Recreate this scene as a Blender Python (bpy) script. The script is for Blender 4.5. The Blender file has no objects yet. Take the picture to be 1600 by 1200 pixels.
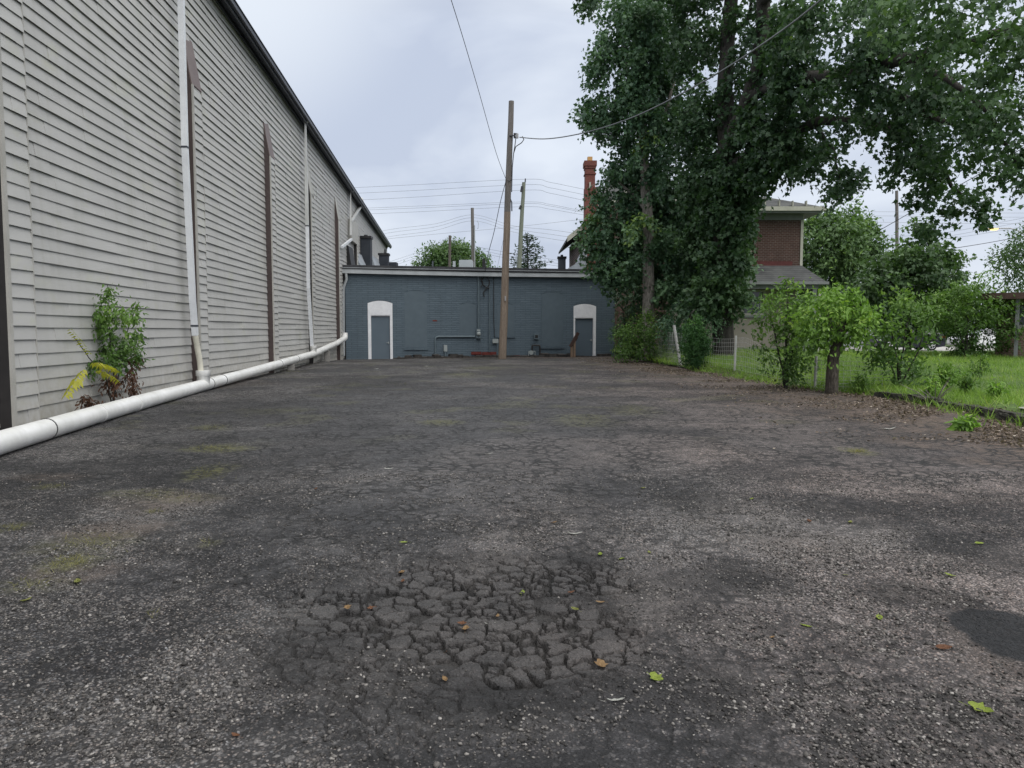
import bpy, bmesh, math, random
import numpy as np
from mathutils import Vector, Matrix
R = math.radians
random.seed(7)
rng = np.random.default_rng(7)
S = bpy.context.scene
COL = S.collection

# ------------------------------------------------------------ camera
EYE = 1.42
FPX = 1200.0
PITCH = math.atan(84.0 / FPX)
cam = bpy.data.cameras.new('camera')
cam.sensor_width = 36.0
cam.lens = 36.0 * FPX / 1600.0
cam.clip_start = 0.05
cam.clip_end = 3000.0
camo = bpy.data.objects.new('camera', cam)
COL.objects.link(camo)
camo.location = (0, 0, EYE)
camo.rotation_euler = (math.pi / 2 - PITCH, 0, 0)
S.camera = camo

# ------------------------------------------------------------ sky (overcast) and sun
SUN_EL, SUN_AZ = R(48), R(142)
world = bpy.data.worlds.new('World')
S.world = world
world.use_nodes = True
wn, wl = world.node_tree.nodes, world.node_tree.links
wn.clear()
w_out = wn.new('ShaderNodeOutputWorld')
w_bg = wn.new('ShaderNodeBackground')
w_bg.inputs['Strength'].default_value = 0.1
wl.new(w_bg.outputs[0], w_out.inputs[0])
w_sky = wn.new('ShaderNodeTexSky')
w_sky.sky_type = 'NISHITA'
w_sky.sun_disc = False
w_sky.sun_elevation = SUN_EL
w_sky.sun_rotation = SUN_AZ
w_sky.air_density = 1.5
w_sky.dust_density = 3.0
w_tc = wn.new('ShaderNodeTexCoord')
w_map = wn.new('ShaderNodeMapping')
w_map.inputs['Scale'].default_value = (1.0, 1.0, 2.4)
w_map.inputs['Location'].default_value = (0.35, 0.15, 0.3)
wl.new(w_tc.outputs['Generated'], w_map.inputs[0])
w_n = wn.new('ShaderNodeTexNoise')
w_n.inputs['Scale'].default_value = 2.6
w_n.inputs['Detail'].default_value = 5.0
w_n.inputs['Roughness'].default_value = 0.5
w_n.inputs['Distortion'].default_value = 0.4
wl.new(w_map.outputs[0], w_n.inputs['Vector'])
w_r = wn.new('ShaderNodeValToRGB')
w_r.color_ramp.elements[0].position = 0.40
w_r.color_ramp.elements[0].color = (0.395, 0.442, 0.545, 1)
w_r.color_ramp.elements[1].position = 0.62
w_r.color_ramp.elements[1].color = (0.565, 0.610, 0.685, 1)
wl.new(w_n.outputs['Fac'], w_r.inputs[0])
# brighter break in the cloud high up on the left
w_dot = wn.new('ShaderNodeVectorMath'); w_dot.operation = 'DOT_PRODUCT'
_b = Vector((-0.34, 0.82, 0.46)).normalized()
w_dot.inputs[1].default_value = _b
wl.new(w_tc.outputs['Generated'], w_dot.inputs[0])
w_br = wn.new('ShaderNodeMapRange')
w_br.inputs['From Min'].default_value = 0.955
w_br.inputs['From Max'].default_value = 1.0
w_br.inputs['To Min'].default_value = 0.0
w_br.inputs['To Max'].default_value = 0.75
w_br.interpolation_type = 'SMOOTHSTEP'
wl.new(w_dot.outputs['Value'], w_br.inputs['Value'])
w_mx1 = wn.new('ShaderNodeMix'); w_mx1.data_type = 'RGBA'
wl.new(w_br.outputs[0], w_mx1.inputs['Factor'])
wl.new(w_r.outputs[0], w_mx1.inputs[6])
w_mx1.inputs[7].default_value = (0.66, 0.70, 0.745, 1)
# an overcast sky is brightest towards the zenith
w_sep = wn.new('ShaderNodeSeparateXYZ')
wl.new(w_tc.outputs['Generated'], w_sep.inputs[0])
w_zr = wn.new('ShaderNodeMapRange')
w_zr.inputs['From Min'].default_value = 0.40
w_zr.inputs['From Max'].default_value = 1.0
w_zr.inputs['To Min'].default_value = 10.0
w_zr.inputs['To Max'].default_value = 24.0
wl.new(w_sep.outputs['Z'], w_zr.inputs['Value'])
w_sc = wn.new('ShaderNodeVectorMath'); w_sc.operation = 'SCALE'
w_zn = wn.new('ShaderNodeMapRange')
w_zn.inputs['From Min'].default_value = 0.36
w_zn.inputs['From Max'].default_value = 0.62
wl.new(w_sep.outputs['Z'], w_zn.inputs['Value'])
w_mxn = wn.new('ShaderNodeMix'); w_mxn.data_type = 'RGBA'
wl.new(w_zn.outputs[0], w_mxn.inputs['Factor'])
wl.new(w_mx1.outputs[2], w_mxn.inputs[6])
w_mxn.inputs[7].default_value = (0.54, 0.545, 0.545, 1)
wl.new(w_mxn.outputs[2], w_sc.inputs[0])
wl.new(w_zr.outputs[0], w_sc.inputs['Scale'])
w_mx2 = wn.new('ShaderNodeMix'); w_mx2.data_type = 'RGBA'
w_mx2.inputs['Factor'].default_value = 0.94
wl.new(w_sky.outputs[0], w_mx2.inputs[6])
wl.new(w_sc.outputs[0], w_mx2.inputs[7])
wl.new(w_mx2.outputs[2], w_bg.inputs['Color'])

sun = bpy.data.lights.new('sun', 'SUN')
sun.energy = 1.5
sun.angle = R(60)
sun.color = (1.0, 0.98, 0.95)
suno = bpy.data.objects.new('sun', sun)
COL.objects.link(suno)
_sd = Vector((math.sin(SUN_AZ) * math.cos(SUN_EL), math.cos(SUN_AZ) * math.cos(SUN_EL), math.sin(SUN_EL)))
suno.rotation_euler = _sd.to_track_quat('Z', 'Y').to_euler()
suno.location = (0, 0, 40)
S.view_settings.view_transform = 'Standard'
S.view_settings.look = 'None'
S.view_settings.exposure = 0.52
S.view_settings.gamma = 1.0
S.view_settings.use_curve_mapping = False
S.cycles.max_bounces = 6
S.cycles.diffuse_bounces = 3
S.cycles.transparent_max_bounces = 8
S.cycles.use_denoising = True

# ------------------------------------------------------------ pixel -> world helpers (for taking measurements off the photo)
_cp, _sp = math.cos(PITCH), math.sin(PITCH)
def ray(px, py):
    a = (px - 800) / FPX; b = -(py - 600) / FPX
    return Vector((a, _cp + b * _sp, -_sp + b * _cp))
def P(px, py, Y):
    r = ray(px, py); t = Y / r.y
    return Vector((r.x * t, Y, EYE + r.z * t))
def G(px, py, z=0.0):
    r = ray(px, py); t = (z - EYE) / r.z
    return Vector((r.x * t, r.y * t, z))

# ------------------------------------------------------------ object helpers
MATS = {}
PM = {}
def thing(name, label, cat, loc=(0, 0, 0), rz=0.0, group=None):
    o = bpy.data.objects.new(name, None)
    COL.objects.link(o)
    o.location = loc; o.rotation_euler = (0, 0, rz)
    o.empty_display_size = 0.2
    PM[o.name] = Matrix.Translation(Vector(loc)) @ Matrix.Rotation(rz, 4, 'Z')
    return tag(o, label, cat, group)
def tag(o, label=None, cat=None, group=None, kind=None):
    if label: o['label'] = label
    if cat: o['category'] = cat
    if group: o['group'] = group
    if kind: o['kind'] = kind
    return o
def link_mesh(name, me, mat, parent=None, world=False):
    o = bpy.data.objects.new(name, me)
    COL.objects.link(o)
    PM[o.name] = Matrix.Identity(4)
    if mat is not None:
        for m in (mat if isinstance(mat, (list, tuple)) else [mat]):
            me.materials.append(m)
    if parent is not None:
        o.parent = parent
        PM[o.name] = PM[parent.name]              # parts sit at identity under their parent
        if world:
            me.transform(PM[parent.name].inverted())
    return o

class MB:
    def __init__(s):
        s.v = []; s.f = []; s.mi = []; s.cur = 0; s.sm = []
        s.smooth = False
    def add(s, vs, fs):
        o = len(s.v)
        s.v += [tuple(v) for v in vs]
        for f in fs:
            s.f.append([i + o for i in f]); s.mi.append(s.cur); s.sm.append(s.smooth)
        return s
    def box(s, x0, x1, y0, y1, z0, z1, M=None):
        vs = [Vector((x, y, z)) for z in (z0, z1) for y in (y0, y1) for x in (x0, x1)]
        if M is not None: vs = [M @ v for v in vs]
        return s.add(vs, [(0, 2, 3, 1), (4, 5, 7, 6), (0, 1, 5, 4), (2, 6, 7, 3), (0, 4, 6, 2), (1, 3, 7, 5)])
    def prism(s, poly, y0, y1, axis='y'):
        # poly of (a,b); extruded along axis
        n = len(poly)
        def mk(a, b, c):
            return {'y': (a, c, b), 'x': (c, a, b), 'z': (a, b, c)}[axis]
        vs = [mk(a, b, y0) for a, b in poly] + [mk(a, b, y1) for a, b in poly]
        fs = [tuple(range(n))[::-1], tuple(range(n, 2 * n))]
        for i in range(n):
            j = (i + 1) % n
            fs.append((i, j, n + j, n + i))
        return s.add(vs, fs)
    def tube(s, pts, rad, n=8, caps=True, square=False):
        pts = [Vector(p) for p in pts]
        if not isinstance(rad, (list, tuple)): rad = [rad] * len(pts)
        sm = s.smooth; s.smooth = not square
        up = Vector((0, 0, 1))
        rings = []
        prev = None
        for i, p in enumerate(pts):
            if i == 0: t = pts[1] - pts[0]
            elif i == len(pts) - 1: t = pts[-1] - pts[-2]
            else: t = (pts[i + 1] - p).normalized() + (p - pts[i - 1]).normalized()
            if t.length < 1e-9: t = Vector((0, 0, 1))
            t.normalize()
            if prev is None:
                a = Vector((1, 0, 0)) if abs(t.z) > 0.9 else up.cross(t)
                a = (a - t * a.dot(t)).normalized()
            else:
                a = (prev - t * prev.dot(t)).normalized()
            b = t.cross(a); prev = a
            ph = math.pi / n if square else 0.0
            rings.append([p + (a * math.cos(2 * math.pi * k / n + ph) + b * math.sin(2 * math.pi * k / n + ph)) * rad[i] for k in range(n)])
        vs = [v for r in rings for v in r]
        fs = []
        for i in range(len(pts) - 1):
            for k in range(n):
                k2 = (k + 1) % n
                fs.append((i * n + k, i * n + k2, (i + 1) * n + k2, (i + 1) * n + k))
        s.add(vs, fs)
        if caps:
            s.smooth = False
            s.add(rings[0], [tuple(range(n))[::-1]])
            s.add(rings[-1], [tuple(range(n))])
        s.smooth = sm
        return s
    def build(s, name, mat, parent=None, world=False, bevel=0.0):
        me = bpy.data.meshes.new(name)
        me.from_pydata(s.v, [], s.f)
        me.polygons.foreach_set('use_smooth', s.sm)
        me.polygons.foreach_set('material_index', s.mi)
        me.update()
        if bevel > 0:
            bm = bmesh.new(); bm.from_mesh(me)
            bmesh.ops.remove_doubles(bm, verts=bm.verts, dist=1e-6)
            bmesh.ops.bevel(bm, geom=[e for e in bm.edges if len(e.link_faces) == 2 and e.calc_face_angle(0) > 0.5], offset=bevel, segments=2, affect='EDGES')
            bm.to_mesh(me); bm.free()
        return link_mesh(name, me, mat, parent, world)

def np_mesh(name, verts, loops, starts, mat, parent=None, world=False, smooth=False, attrs=None):
    me = bpy.data.meshes.new(name)
    nv, nl, npol = len(verts), len(loops), len(starts)
    me.vertices.add(nv); me.loops.add(nl); me.polygons.add(npol)
    me.vertices.foreach_set('co', np.ascontiguousarray(verts, dtype=np.float32).ravel())
    me.loops.foreach_set('vertex_index', np.ascontiguousarray(loops, dtype=np.int32))
    me.polygons.foreach_set('loop_start', np.ascontiguousarray(starts, dtype=np.int32))
    if smooth: me.polygons.foreach_set('use_smooth', np.ones(npol, dtype=bool))
    me.update(calc_edges=True)
    me.validate()
    for k, a in (attrs or {}).items():
        at = me.attributes.new(k, 'FLOAT', 'POINT')
        at.data.foreach_set('value', np.ascontiguousarray(a, dtype=np.float32))
    return link_mesh(name, me, mat, parent, world)

# ------------------------------------------------------------ noise on arrays
def _hash(ix, iy, seed):
    h = (ix.astype(np.int64) * 374761393 + iy.astype(np.int64) * 668265263 + seed * 1442695041) & 0xffffffff
    h = ((h ^ (h >> 13)) * 1274126177) & 0xffffffff
    h = (h ^ (h >> 16)) & 0xffffffff
    return h.astype(np.float64) / 4294967295.0
def vnoise(x, y, seed=0):
    x = np.asarray(x, dtype=np.float64); y = np.asarray(y, dtype=np.float64)
    ix, iy = np.floor(x), np.floor(y)
    fx, fy = x - ix, y - iy
    fx = fx * fx * (3 - 2 * fx); fy = fy * fy * (3 - 2 * fy)
    a = _hash(ix, iy, seed); b = _hash(ix + 1, iy, seed); c = _hash(ix, iy + 1, seed); d = _hash(ix + 1, iy + 1, seed)
    return (a * (1 - fx) + b * fx) * (1 - fy) + (c * (1 - fx) + d * fx) * fy
def fbm(x, y, oct=4, seed=0, gain=0.5):
    t = 0; amp = 1; s = 0
    for o in range(oct):
        t = t + amp * vnoise(np.asarray(x) * 2 ** o + 13.7 * o, np.asarray(y) * 2 ** o + 7.3 * o, seed + o); s += amp; amp *= gain
    return t / s
def sstep(a, b, x):
    t = np.clip((x - a) / (b - a), 0, 1)
    return t * t * (3 - 2 * t)

# ------------------------------------------------------------ material helpers
class N:
    def __init__(s, name, rough=0.8, spec=0.3):
        s.m = bpy.data.materials.new(name); s.m.use_nodes = True
        s.n = s.m.node_tree.nodes; s.l = s.m.node_tree.links
        s.b = s.n['Principled BSDF']
        s.b.inputs['Roughness'].default_value = rough
        s.b.inputs['Specular IOR Level'].default_value = spec
        s.tc = s.n.new('ShaderNodeTexCoord')
        s.co = s.tc.outputs['Object']
        MATS[name] = s.m
    def node(s, t, **kw):
        n = s.n.new(t)
        for k, v in kw.items(): setattr(n, k, v)
        return n
    def setin(s, sock, v):
        if isinstance(v, bpy.types.NodeSocket): s.l.new(v, sock)
        else:
            if isinstance(v, (tuple, list)) and len(v) == 3 and sock.type == 'RGBA': v = (*v, 1)
            sock.default_value = v
    def mapping(s, scale=(1, 1, 1), loc=(0, 0, 0), rot=(0, 0, 0), co=None):
        m = s.node('ShaderNodeMapping')
        s.l.new(co or s.co, m.inputs[0])
        m.inputs['Scale'].default_value = scale; m.inputs['Location'].default_value = loc; m.inputs['Rotation'].default_value = rot
        return m.outputs[0]
    def noise(s, scale, detail=3, rough=0.55, co=None, dist=0.0, out='Fac'):
        n = s.node('ShaderNodeTexNoise')
        s.l.new(co or s.co, n.inputs['Vector'])
        n.inputs['Scale'].default_value = scale; n.inputs['Detail'].default_value = detail; n.inputs['Roughness'].default_value = rough; n.inputs['Distortion'].default_value = dist
        return n.outputs[out]
    def voro(s, scale, feature='F1', co=None, out='Distance', rand=1.0):
        n = s.node('ShaderNodeTexVoronoi', feature=feature)
        s.l.new(co or s.co, n.inputs['Vector'])
        n.inputs['Scale'].default_value = scale; n.inputs['Randomness'].default_value = rand
        return n.outputs[out]
    def ramp(s, fac, stops, interp='LINEAR'):
        r = s.node('ShaderNodeValToRGB'); r.color_ramp.interpolation = interp
        el = r.color_ramp.elements
        while len(el) < len(stops): el.new(0.5)
        for e, (p, c) in zip(el, stops):
            e.position = p
            e.color = (c, c, c, 1) if isinstance(c, (int, float)) else (*c, 1)
        s.l.new(fac, r.inputs[0])
        return r.outputs[0]
    def mix(s, fac, a, b, mode='MIX'):
        m = s.node('ShaderNodeMix', data_type='RGBA', blend_type=mode)
        s.setin(m.inputs['Factor'], fac); s.setin(m.inputs[6], a); s.setin(m.inputs[7], b)
        return m.outputs[2]
    def math(s, op, a, b=None, clamp=False):
        m = s.node('ShaderNodeMath', operation=op, use_clamp=clamp)
        s.setin(m.inputs[0], a)
        if b is not None: s.setin(m.inputs[1], b)
        return m.outputs[0]
    def rng(s, v, a, b, c=0.0, d=1.0):
        m = s.node('ShaderNodeMapRange')
        s.setin(m.inputs['Value'], v)
        for k, q in zip(('From Min', 'From Max', 'To Min', 'To Max'), (a, b, c, d)): m.inputs[k].default_value = q
        return m.outputs[0]
    def attr(s, name):
        a = s.node('ShaderNodeAttribute', attribute_name=name)
        return a.outputs['Fac']
    def sep(s, v):
        n = s.node('ShaderNodeSeparateXYZ'); s.l.new(v, n.inputs[0]); return n.outputs
    def bump(s, h, strength=0.5, dist=0.01, normal=None):
        b = s.node('ShaderNodeBump')
        b.inputs['Strength'].default_value = strength; b.inputs['Distance'].default_value = dist
        s.l.new(h, b.inputs['Height'])
        if normal is not None: s.l.new(normal, b.inputs['Normal'])
        s.l.new(b.outputs[0], s.b.inputs['Normal'])
        return b.outputs[0]
    def col(s, c): s.setin(s.b.inputs['Base Color'], c); return s
    def rough(s, c): s.setin(s.b.inputs['Roughness'], c); return s

def mottled(name, c1, c2, scale=3.0, rough=0.8, spec=0.3, bump=0.0, bscale=60, bdist=0.004, grain=None, stretch=(1, 1, 1)):
    m = N(name, rough, spec)
    co = m.mapping(stretch)
    f = m.noise(scale, 5, 0.6, co)
    c = m.mix(m.rng(f, 0.3, 0.7), c1, c2)
    if grain:
        g = m.noise(grain[0], 3, 0.7, co)
        c = m.mix(m.rng(g, 0.35, 0.65, 0, grain[1]), c, tuple(x * 0.35 for x in c1))
    m.col(c)
    if bump: m.bump(m.noise(bscale, 4, 0.6, co), bump, bdist)
    return m.m
# ============================================================ layout frames
WA = math.atan2(1.0, -0.0683)                       # direction of the long sided wall
W_O = Vector((-6.4055, 0, 0))
W_D = Vector((math.cos(WA), math.sin(WA), 0)); W_N = Vector((-math.sin(WA), math.cos(WA), 0))
def Wp(px, py, off=0.0):
    """point on the plane standing `off` in front of the sided wall, as (x along, z)"""
    r = ray(px, py); c = Vector((0, 0, EYE))
    t = (-off + W_N.dot(W_O - c)) / W_N.dot(r)
    p = c + r * t
    return ((p - W_O).dot(W_D), p.z)
def Wl(px, py, off=0.0):
    x, z = Wp(px, py, off); return Vector((x, -off, z))
FA = P(541, 560, 42.5); FA.z = 0
FB = P(960, 560, 46.0); FB.z = 0
F_ANG = math.atan2(FB.y - FA.y, FB.x - FA.x); F_LEN = (FB - FA).length
F_D = Vector((math.cos(F_ANG), math.sin(F_ANG), 0)); F_N = Vector((-math.sin(F_ANG), math.cos(F_ANG), 0))
def Fp(px, py, off=0.0):
    r = ray(px, py); c = Vector((0, 0, EYE))
    t = (-off + F_N.dot(FA - c)) / F_N.dot(r)
    p = c + r * t
    return ((p - FA).dot(F_D), p.z)
def Fl(px, py, off=0.0):
    x, z = Fp(px, py, off); return Vector((x, -off, z))

_EY = np.array([-10, 2, 9, 11.2, 13, 14.5, 17.7, 20.3, 26, 29, 34, 44, 60.0])
_EX = np.array([7.9, 7.7, 7.5, 7.55, 7.8, 7.85, 7.45, 7.05, 6.6, 6.3, 6.15, 6.05, 6.0])
def xedge(y): return np.interp(y, _EY, _EX)

def gz(x, y):
    """height of the asphalt"""
    x = np.asarray(x, dtype=np.float64); y = np.asarray(y, dtype=np.float64)
    z = (fbm(x * 0.35, y * 0.35, 3, 5) - 0.5) * 0.05
    s = (y - FA.y) * math.cos(F_ANG) - (x - FA.x) * math.sin(F_ANG)      # <0 in front of the facade
    z = z - 0.13 * sstep(-9, -1, s)
    z = z - 0.14 * sstep(-1.6, -0.3, s) * sstep(3.6, 2.6, (x - FA.x)) # well before the left door
    return z
def gz1(x, y): return float(gz(np.array([x]), np.array([y]))[0])
def GP(px, py):
    p = G(px, py, 0.0)
    for _ in range(3): p = G(px, py, gz1(p.x, p.y))
    return p

# ============================================================ asphalt lot
def blob(x, y, px, py, rx, ry, soft=0.6):
    """soft patch centred where the photo shows it, with its size given in photo pixels"""
    c = G(px, py); a = G(px + rx, py); b1 = G(px, py - ry); b2 = G(px, min(py + ry, 1400))
    sx = abs(a.x - c.x); sy = 0.5 * abs(b1.y - b2.y)
    w = (fbm(x * 2.2, y * 2.2, 4, int(px) % 97) - 0.5) * 1.3
    d = np.sqrt(((x - c.x) / sx) ** 2 + ((y - c.y) / sy) ** 2) + w
    return 1 - sstep(1 - soft, 1 + soft * 0.5, d)

def build_lot():
    def axis(parts):
        out = []
        for a, b, st in parts:
            n = max(1, int(round((b - a) / st))); out.append(np.linspace(a, b, n, endpoint=False))
        out.append(np.array([parts[-1][1]])); return np.concatenate(out)
    xs = axis([(-13, -6, 0.25), (-6, -4.2, 0.05), (-4.2, -2.4, 0.022), (-2.4, -1.5, 0.0115), (-1.5, 0.95, 0.0058), (0.95, 2.4, 0.0115), (2.4, 4.2, 0.022), (4.2, 9.6, 0.05)])
    ys = axis([(-6, 1.5, 0.3), (1.5, 2.9, 0.0105), (2.9, 4.95, 0.0062), (4.95, 5.4, 0.0115), (5.4, 7.5, 0.02), (7.5, 14, 0.045), (14, 50, 0.15)])
    X, Y = np.meshgrid(xs, ys)
    x, y = X.ravel(), Y.ravel()
    z = gz(x, y)
    # ---- broken-up patch: loose alligator-cracked lumps with deep gaps
    chunk = np.zeros_like(x)
    for (px, py, rx, ry) in [(610, 935, 105, 42), (545, 958, 75, 30), (730, 945, 130, 52), (820, 985, 120, 52), (880, 1010, 80, 34), (800, 1045, 95, 30), (700, 1010, 80, 30), (660, 900, 60, 18), (900, 905, 100, 26), (820, 885, 90, 14), (700, 975, 260, 100), (515, 965, 62, 26), (490, 935, 50, 20), (950, 1000, 60, 34), (620, 985, 80, 26), (760, 910, 120, 30)]:
        chunk = np.maximum(chunk, (.5 if rx > 200 else 1.0) * blob(x, y, px, py, rx * 1.12, ry * 1.12, 0.5))
    near = chunk > 0.001
    xn, yn = x[near], y[near]
    # warped jittered-cell distances
    def cells(cs, seed, w1, w2):
        wx = xn + (fbm(xn * 11, yn * 11, 3, 31 + seed) - 0.5) * w1 + (fbm(xn * 45, yn * 45, 2, 33 + seed) - 0.5) * w2
        wy = yn + (fbm(xn * 11, yn * 11, 3, 57 + seed) - 0.5) * w1 + (fbm(xn * 45, yn * 45, 2, 59 + seed) - 0.5) * w2
        gx, gy = wx / cs, wy / cs
        ix, iy = np.floor(gx), np.floor(gy)
        best = np.full(len(xn), 9.0); sec = np.full(len(xn), 9.0); bid = np.zeros(len(xn)); bx = np.zeros(len(xn)); by = np.zeros(len(xn))
        for dx in (-2, -1, 0, 1, 2):
            for dy in (-2, -1, 0, 1, 2):
                cx, cy = ix + dx, iy + dy
                jx = cx + 0.5 + (_hash(cx, cy, 3 + seed) - 0.5); jy = cy + 0.5 + (_hash(cx, cy, 4 + seed) - 0.5)
                dd = np.sqrt((gx - jx) ** 2 + (gy - jy) ** 2)
                hid = _hash(cx, cy, 9 + seed)
                upd = dd < best
                sec = np.where(upd, best, np.minimum(sec, dd))
                bid = np.where(upd, hid, bid); bx = np.where(upd, gx - jx, bx); by = np.where(upd, gy - jy, by); best = np.where(upd, dd, best)
        return (sec - best) * 0.5 * cs, bid, bx, by
    e1, bid, bx, by = cells(0.116, 0, 0.075, 0.012)
    e2, bid2, _, _ = cells(0.068, 100, 0.05, 0.012)
    split = _hash(np.floor(bid * 9999), np.floor(bid * 777), 5) < 0.33          # some lumps have broken into smaller ones
    edge = np.where(split, np.minimum(e1, e2), e1)
    bid = np.where(split, (bid * 3.7 + bid2) % 1.0, bid)
    gap = 0.001 + 0.0055 * vnoise(xn * 6, yn * 6, 44)
    top = sstep(gap, gap + 0.0035, edge)                                     # 0 in the gap, 1 on the lump
    gone = (bid < 0.08) & (fbm(xn * 3, yn * 3, 2, 3) > .4)                 # lumps that have broken away
    dome = 0.0
    rough = (fbm(xn * 60, yn * 60, 3, 77) - 0.5) * 0.010 + (vnoise(xn * 110, yn * 110, 78) - .5) * .004
    tilt = (bid - 0.5) * 0.014 + (bx * (bid2 - .5) + by * (bid - .5)) * .018
    hgt = -0.040 + np.where(gone, 0.010, top * (0.032 + tilt + dome)) + rough
    m = chunk[near]
    z[near] += m * hgt
    topa = np.ones_like(x); topa[near] = 1 - m * (1 - np.where(gone, 0.22, top))
    cid = np.full_like(x, 0.5); cid[near] = 0.5 + (bid - 0.5) * m
    # ravelled, crumbling relief near the camera
    nearw = sstep(12, 4, y)
    rav = sstep(.30, .62, fbm(x * 1.3, y * 1.3, 4, 81))
    z += nearw * (1 - chunk) * ((fbm(x * 22, y * 22, 3, 15) - 0.5) * 0.016 * (.4 + .9 * rav) + (vnoise(x * 85, y * 85, 16) - .5) * .0055 * (.5 + rav))
    z -= 0.020 * chunk * 0 + 0.012 * sstep(.2, .9, chunk)
    # ---- wear maps
    n1 = fbm(x * 0.55, y * 0.55, 5, 21); n2 = fbm(x * 1.6, y * 1.6, 5, 22); n3 = fbm(x * 0.22, y * 0.22, 4, 23)
    worn = 0.35 * sstep(0.42, 0.66, n1) + 0.35 * sstep(0.5, 0.7, n2) * sstep(14, 4, y)
    for (px, py, rx, ry, k) in [(1190, 830, 190, 55, .95), (1330, 880, 150, 50, .5), (1040, 860, 120, 40, .7), (560, 1040, 130, 60, .55), (460, 960, 110, 45, .6), (220, 800, 120, 34, .7), (130, 870, 110, 36, .5),
                                (1500, 1010, 130, 60, .45), (350, 1050, 200, 70, .45), (1300, 1100, 220, 70, .4), (120, 1120, 170, 60, .5), (820, 1130, 220, 40, .35), (1250, 690, 120, 22, .4), (1050, 720, 120, 25, .35)]:
        worn = np.maximum(worn, k * blob(x, y, px, py, rx, ry, 0.7))
    tar = 0.25 * sstep(0.55, 0.72, fbm(x * 0.9 + 4, y * 0.9, 5, 41))
    for (px, py, rx, ry, k) in [(1100, 790, 60, 20, .7), (1090, 905, 110, 22, .75), (1400, 925, 80, 20, .8), (1490, 935, 60, 18, .8), (1330, 800, 70, 22, .45), (1090, 1075, 90, 36, .85), (980, 1050, 60, 40, .6), (760, 878, 150, 16, .85), (720, 975, 300, 105, .95), (880, 940, 160, 60, .8), (600, 1040, 140, 40, .7), (900, 1060, 200, 60, .6), (640, 1090, 260, 45, .5), (850, 880, 120, 16, .8), (960, 920, 100, 22, .7), (680, 1075, 160, 28, .55),
                                (480, 1000, 60, 20, .35), (400, 905, 120, 20, .3), (150, 740, 160, 30, .45), (1540, 860, 70, 40, .5), (560, 850, 60, 10, .6)]:
        tar = np.maximum(tar, k * blob(x, y, px, py, rx, ry, 0.5))
    tarp = blob(x, y, 1625, 1005, 95, 62, 0.10)                             # fresh smooth patch
    sheet = np.maximum(0.55 * sstep(0.47, 0.62, n3), 0.0)                    # still-intact sealed skin
    for (px, py, rx, ry, k) in [(700, 640, 360, 50, .8), (860, 720, 160, 60, .7), (720, 760, 200, 60, .9), (560, 800, 120, 30, .9), (760, 690, 220, 40, .8), (640, 640, 180, 30, .7), (440, 830, 70, 22, .8), (430, 890, 35, 20, .9), (520, 865, 40, 9, .9), (300, 900, 150, 25, .5), (980, 690, 100, 30, .5)]:
        sheet = np.maximum(sheet, k * blob(x, y, px, py, rx, ry, 0.6))
    xe = xedge(y)
    dirt = sstep(3.6, 0.5, xe - x + (n2 - 0.5) * 2.6) * sstep(44, 38, y)
    dirt = np.maximum(dirt, 0.6 * sstep(0.9, 0.0, 43 - y + (n2 - .5) * 1.5))
    for (px, py, rx, ry, k) in [(1380, 640, 180, 24, .7), (1560, 700, 80, 26, .8), (1540, 1010, 60, 40, .35), (1240, 850, 90, 22, .35), (250, 785, 90, 18, .8), (170, 830, 80, 18, .6), (60, 745, 70, 8, .5), (100, 900, 80, 20, .45), (1560, 1040, 60, 30, .35), (350, 600, 60, 8, .4)]:
        dirt = np.maximum(dirt, k * blob(x, y, px, py, rx, ry, 0.6))
    brown = sstep(-1.5, 5.0, x + (n1 - 0.5) * 5)                              # right half is browner
    moss = 0.35 * sstep(0.62, 0.72, fbm(x * 1.2, y * 1.2, 4, 61)) * sstep(-8, -6.2, -np.abs(x + 1)) * sstep(8, 13, y)
    for (px, py, rx, ry, k) in [(325, 735, 35, 14, .8), (345, 700, 55, 7, .8), (330, 668, 35, 5, .7), (110, 880, 55, 20, .95), (150, 850, 70, 22, .6), (240, 770, 60, 8, .6), (60, 915, 60, 15, .4), (1340, 706, 24, 6, .9), (80, 760, 30, 6, .5), (270, 778, 60, 8, .4), (325, 850, 20, 8, .4),
                                (690, 660, 35, 5, .7), (720, 585, 30, 3, .7), (910, 655, 50, 12, .45), (990, 640, 40, 10, .4), (240, 800, 20, 4, .7), (20, 825, 25, 8, .6), (430, 640, 60, 6, .4), (760, 575, 40, 3, .6)]:
        moss = np.maximum(moss, k * blob(x, y, px, py, rx, ry, 0.7))
    worn = worn * (1 - tarp); dirt = dirt * (1 - tarp)
    ny, nx = len(ys), len(xs)
    idx = np.arange(nx * ny).reshape(ny, nx)
    q = np.stack([idx[:-1, :-1], idx[:-1, 1:], idx[1:, 1:], idx[1:, :-1]], -1).reshape(-1, 4)
    o = np_mesh('parking_lot', np.stack([x, y, z], 1), q.ravel(), np.arange(len(q)) * 4, asphalt_mat(), smooth=True,
                attrs=dict(top=topa, cid=cid, chunk=chunk, worn=worn, tar=tar, tarp=tarp, sheet=sheet, dirt=dirt, brown=brown, moss=moss))
    tag(o, kind='structure')
    return (xs, ys, worn.reshape(ny, nx), tar.reshape(ny, nx), z.reshape(ny, nx), np.maximum(chunk, tarp).reshape(ny, nx))

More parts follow.
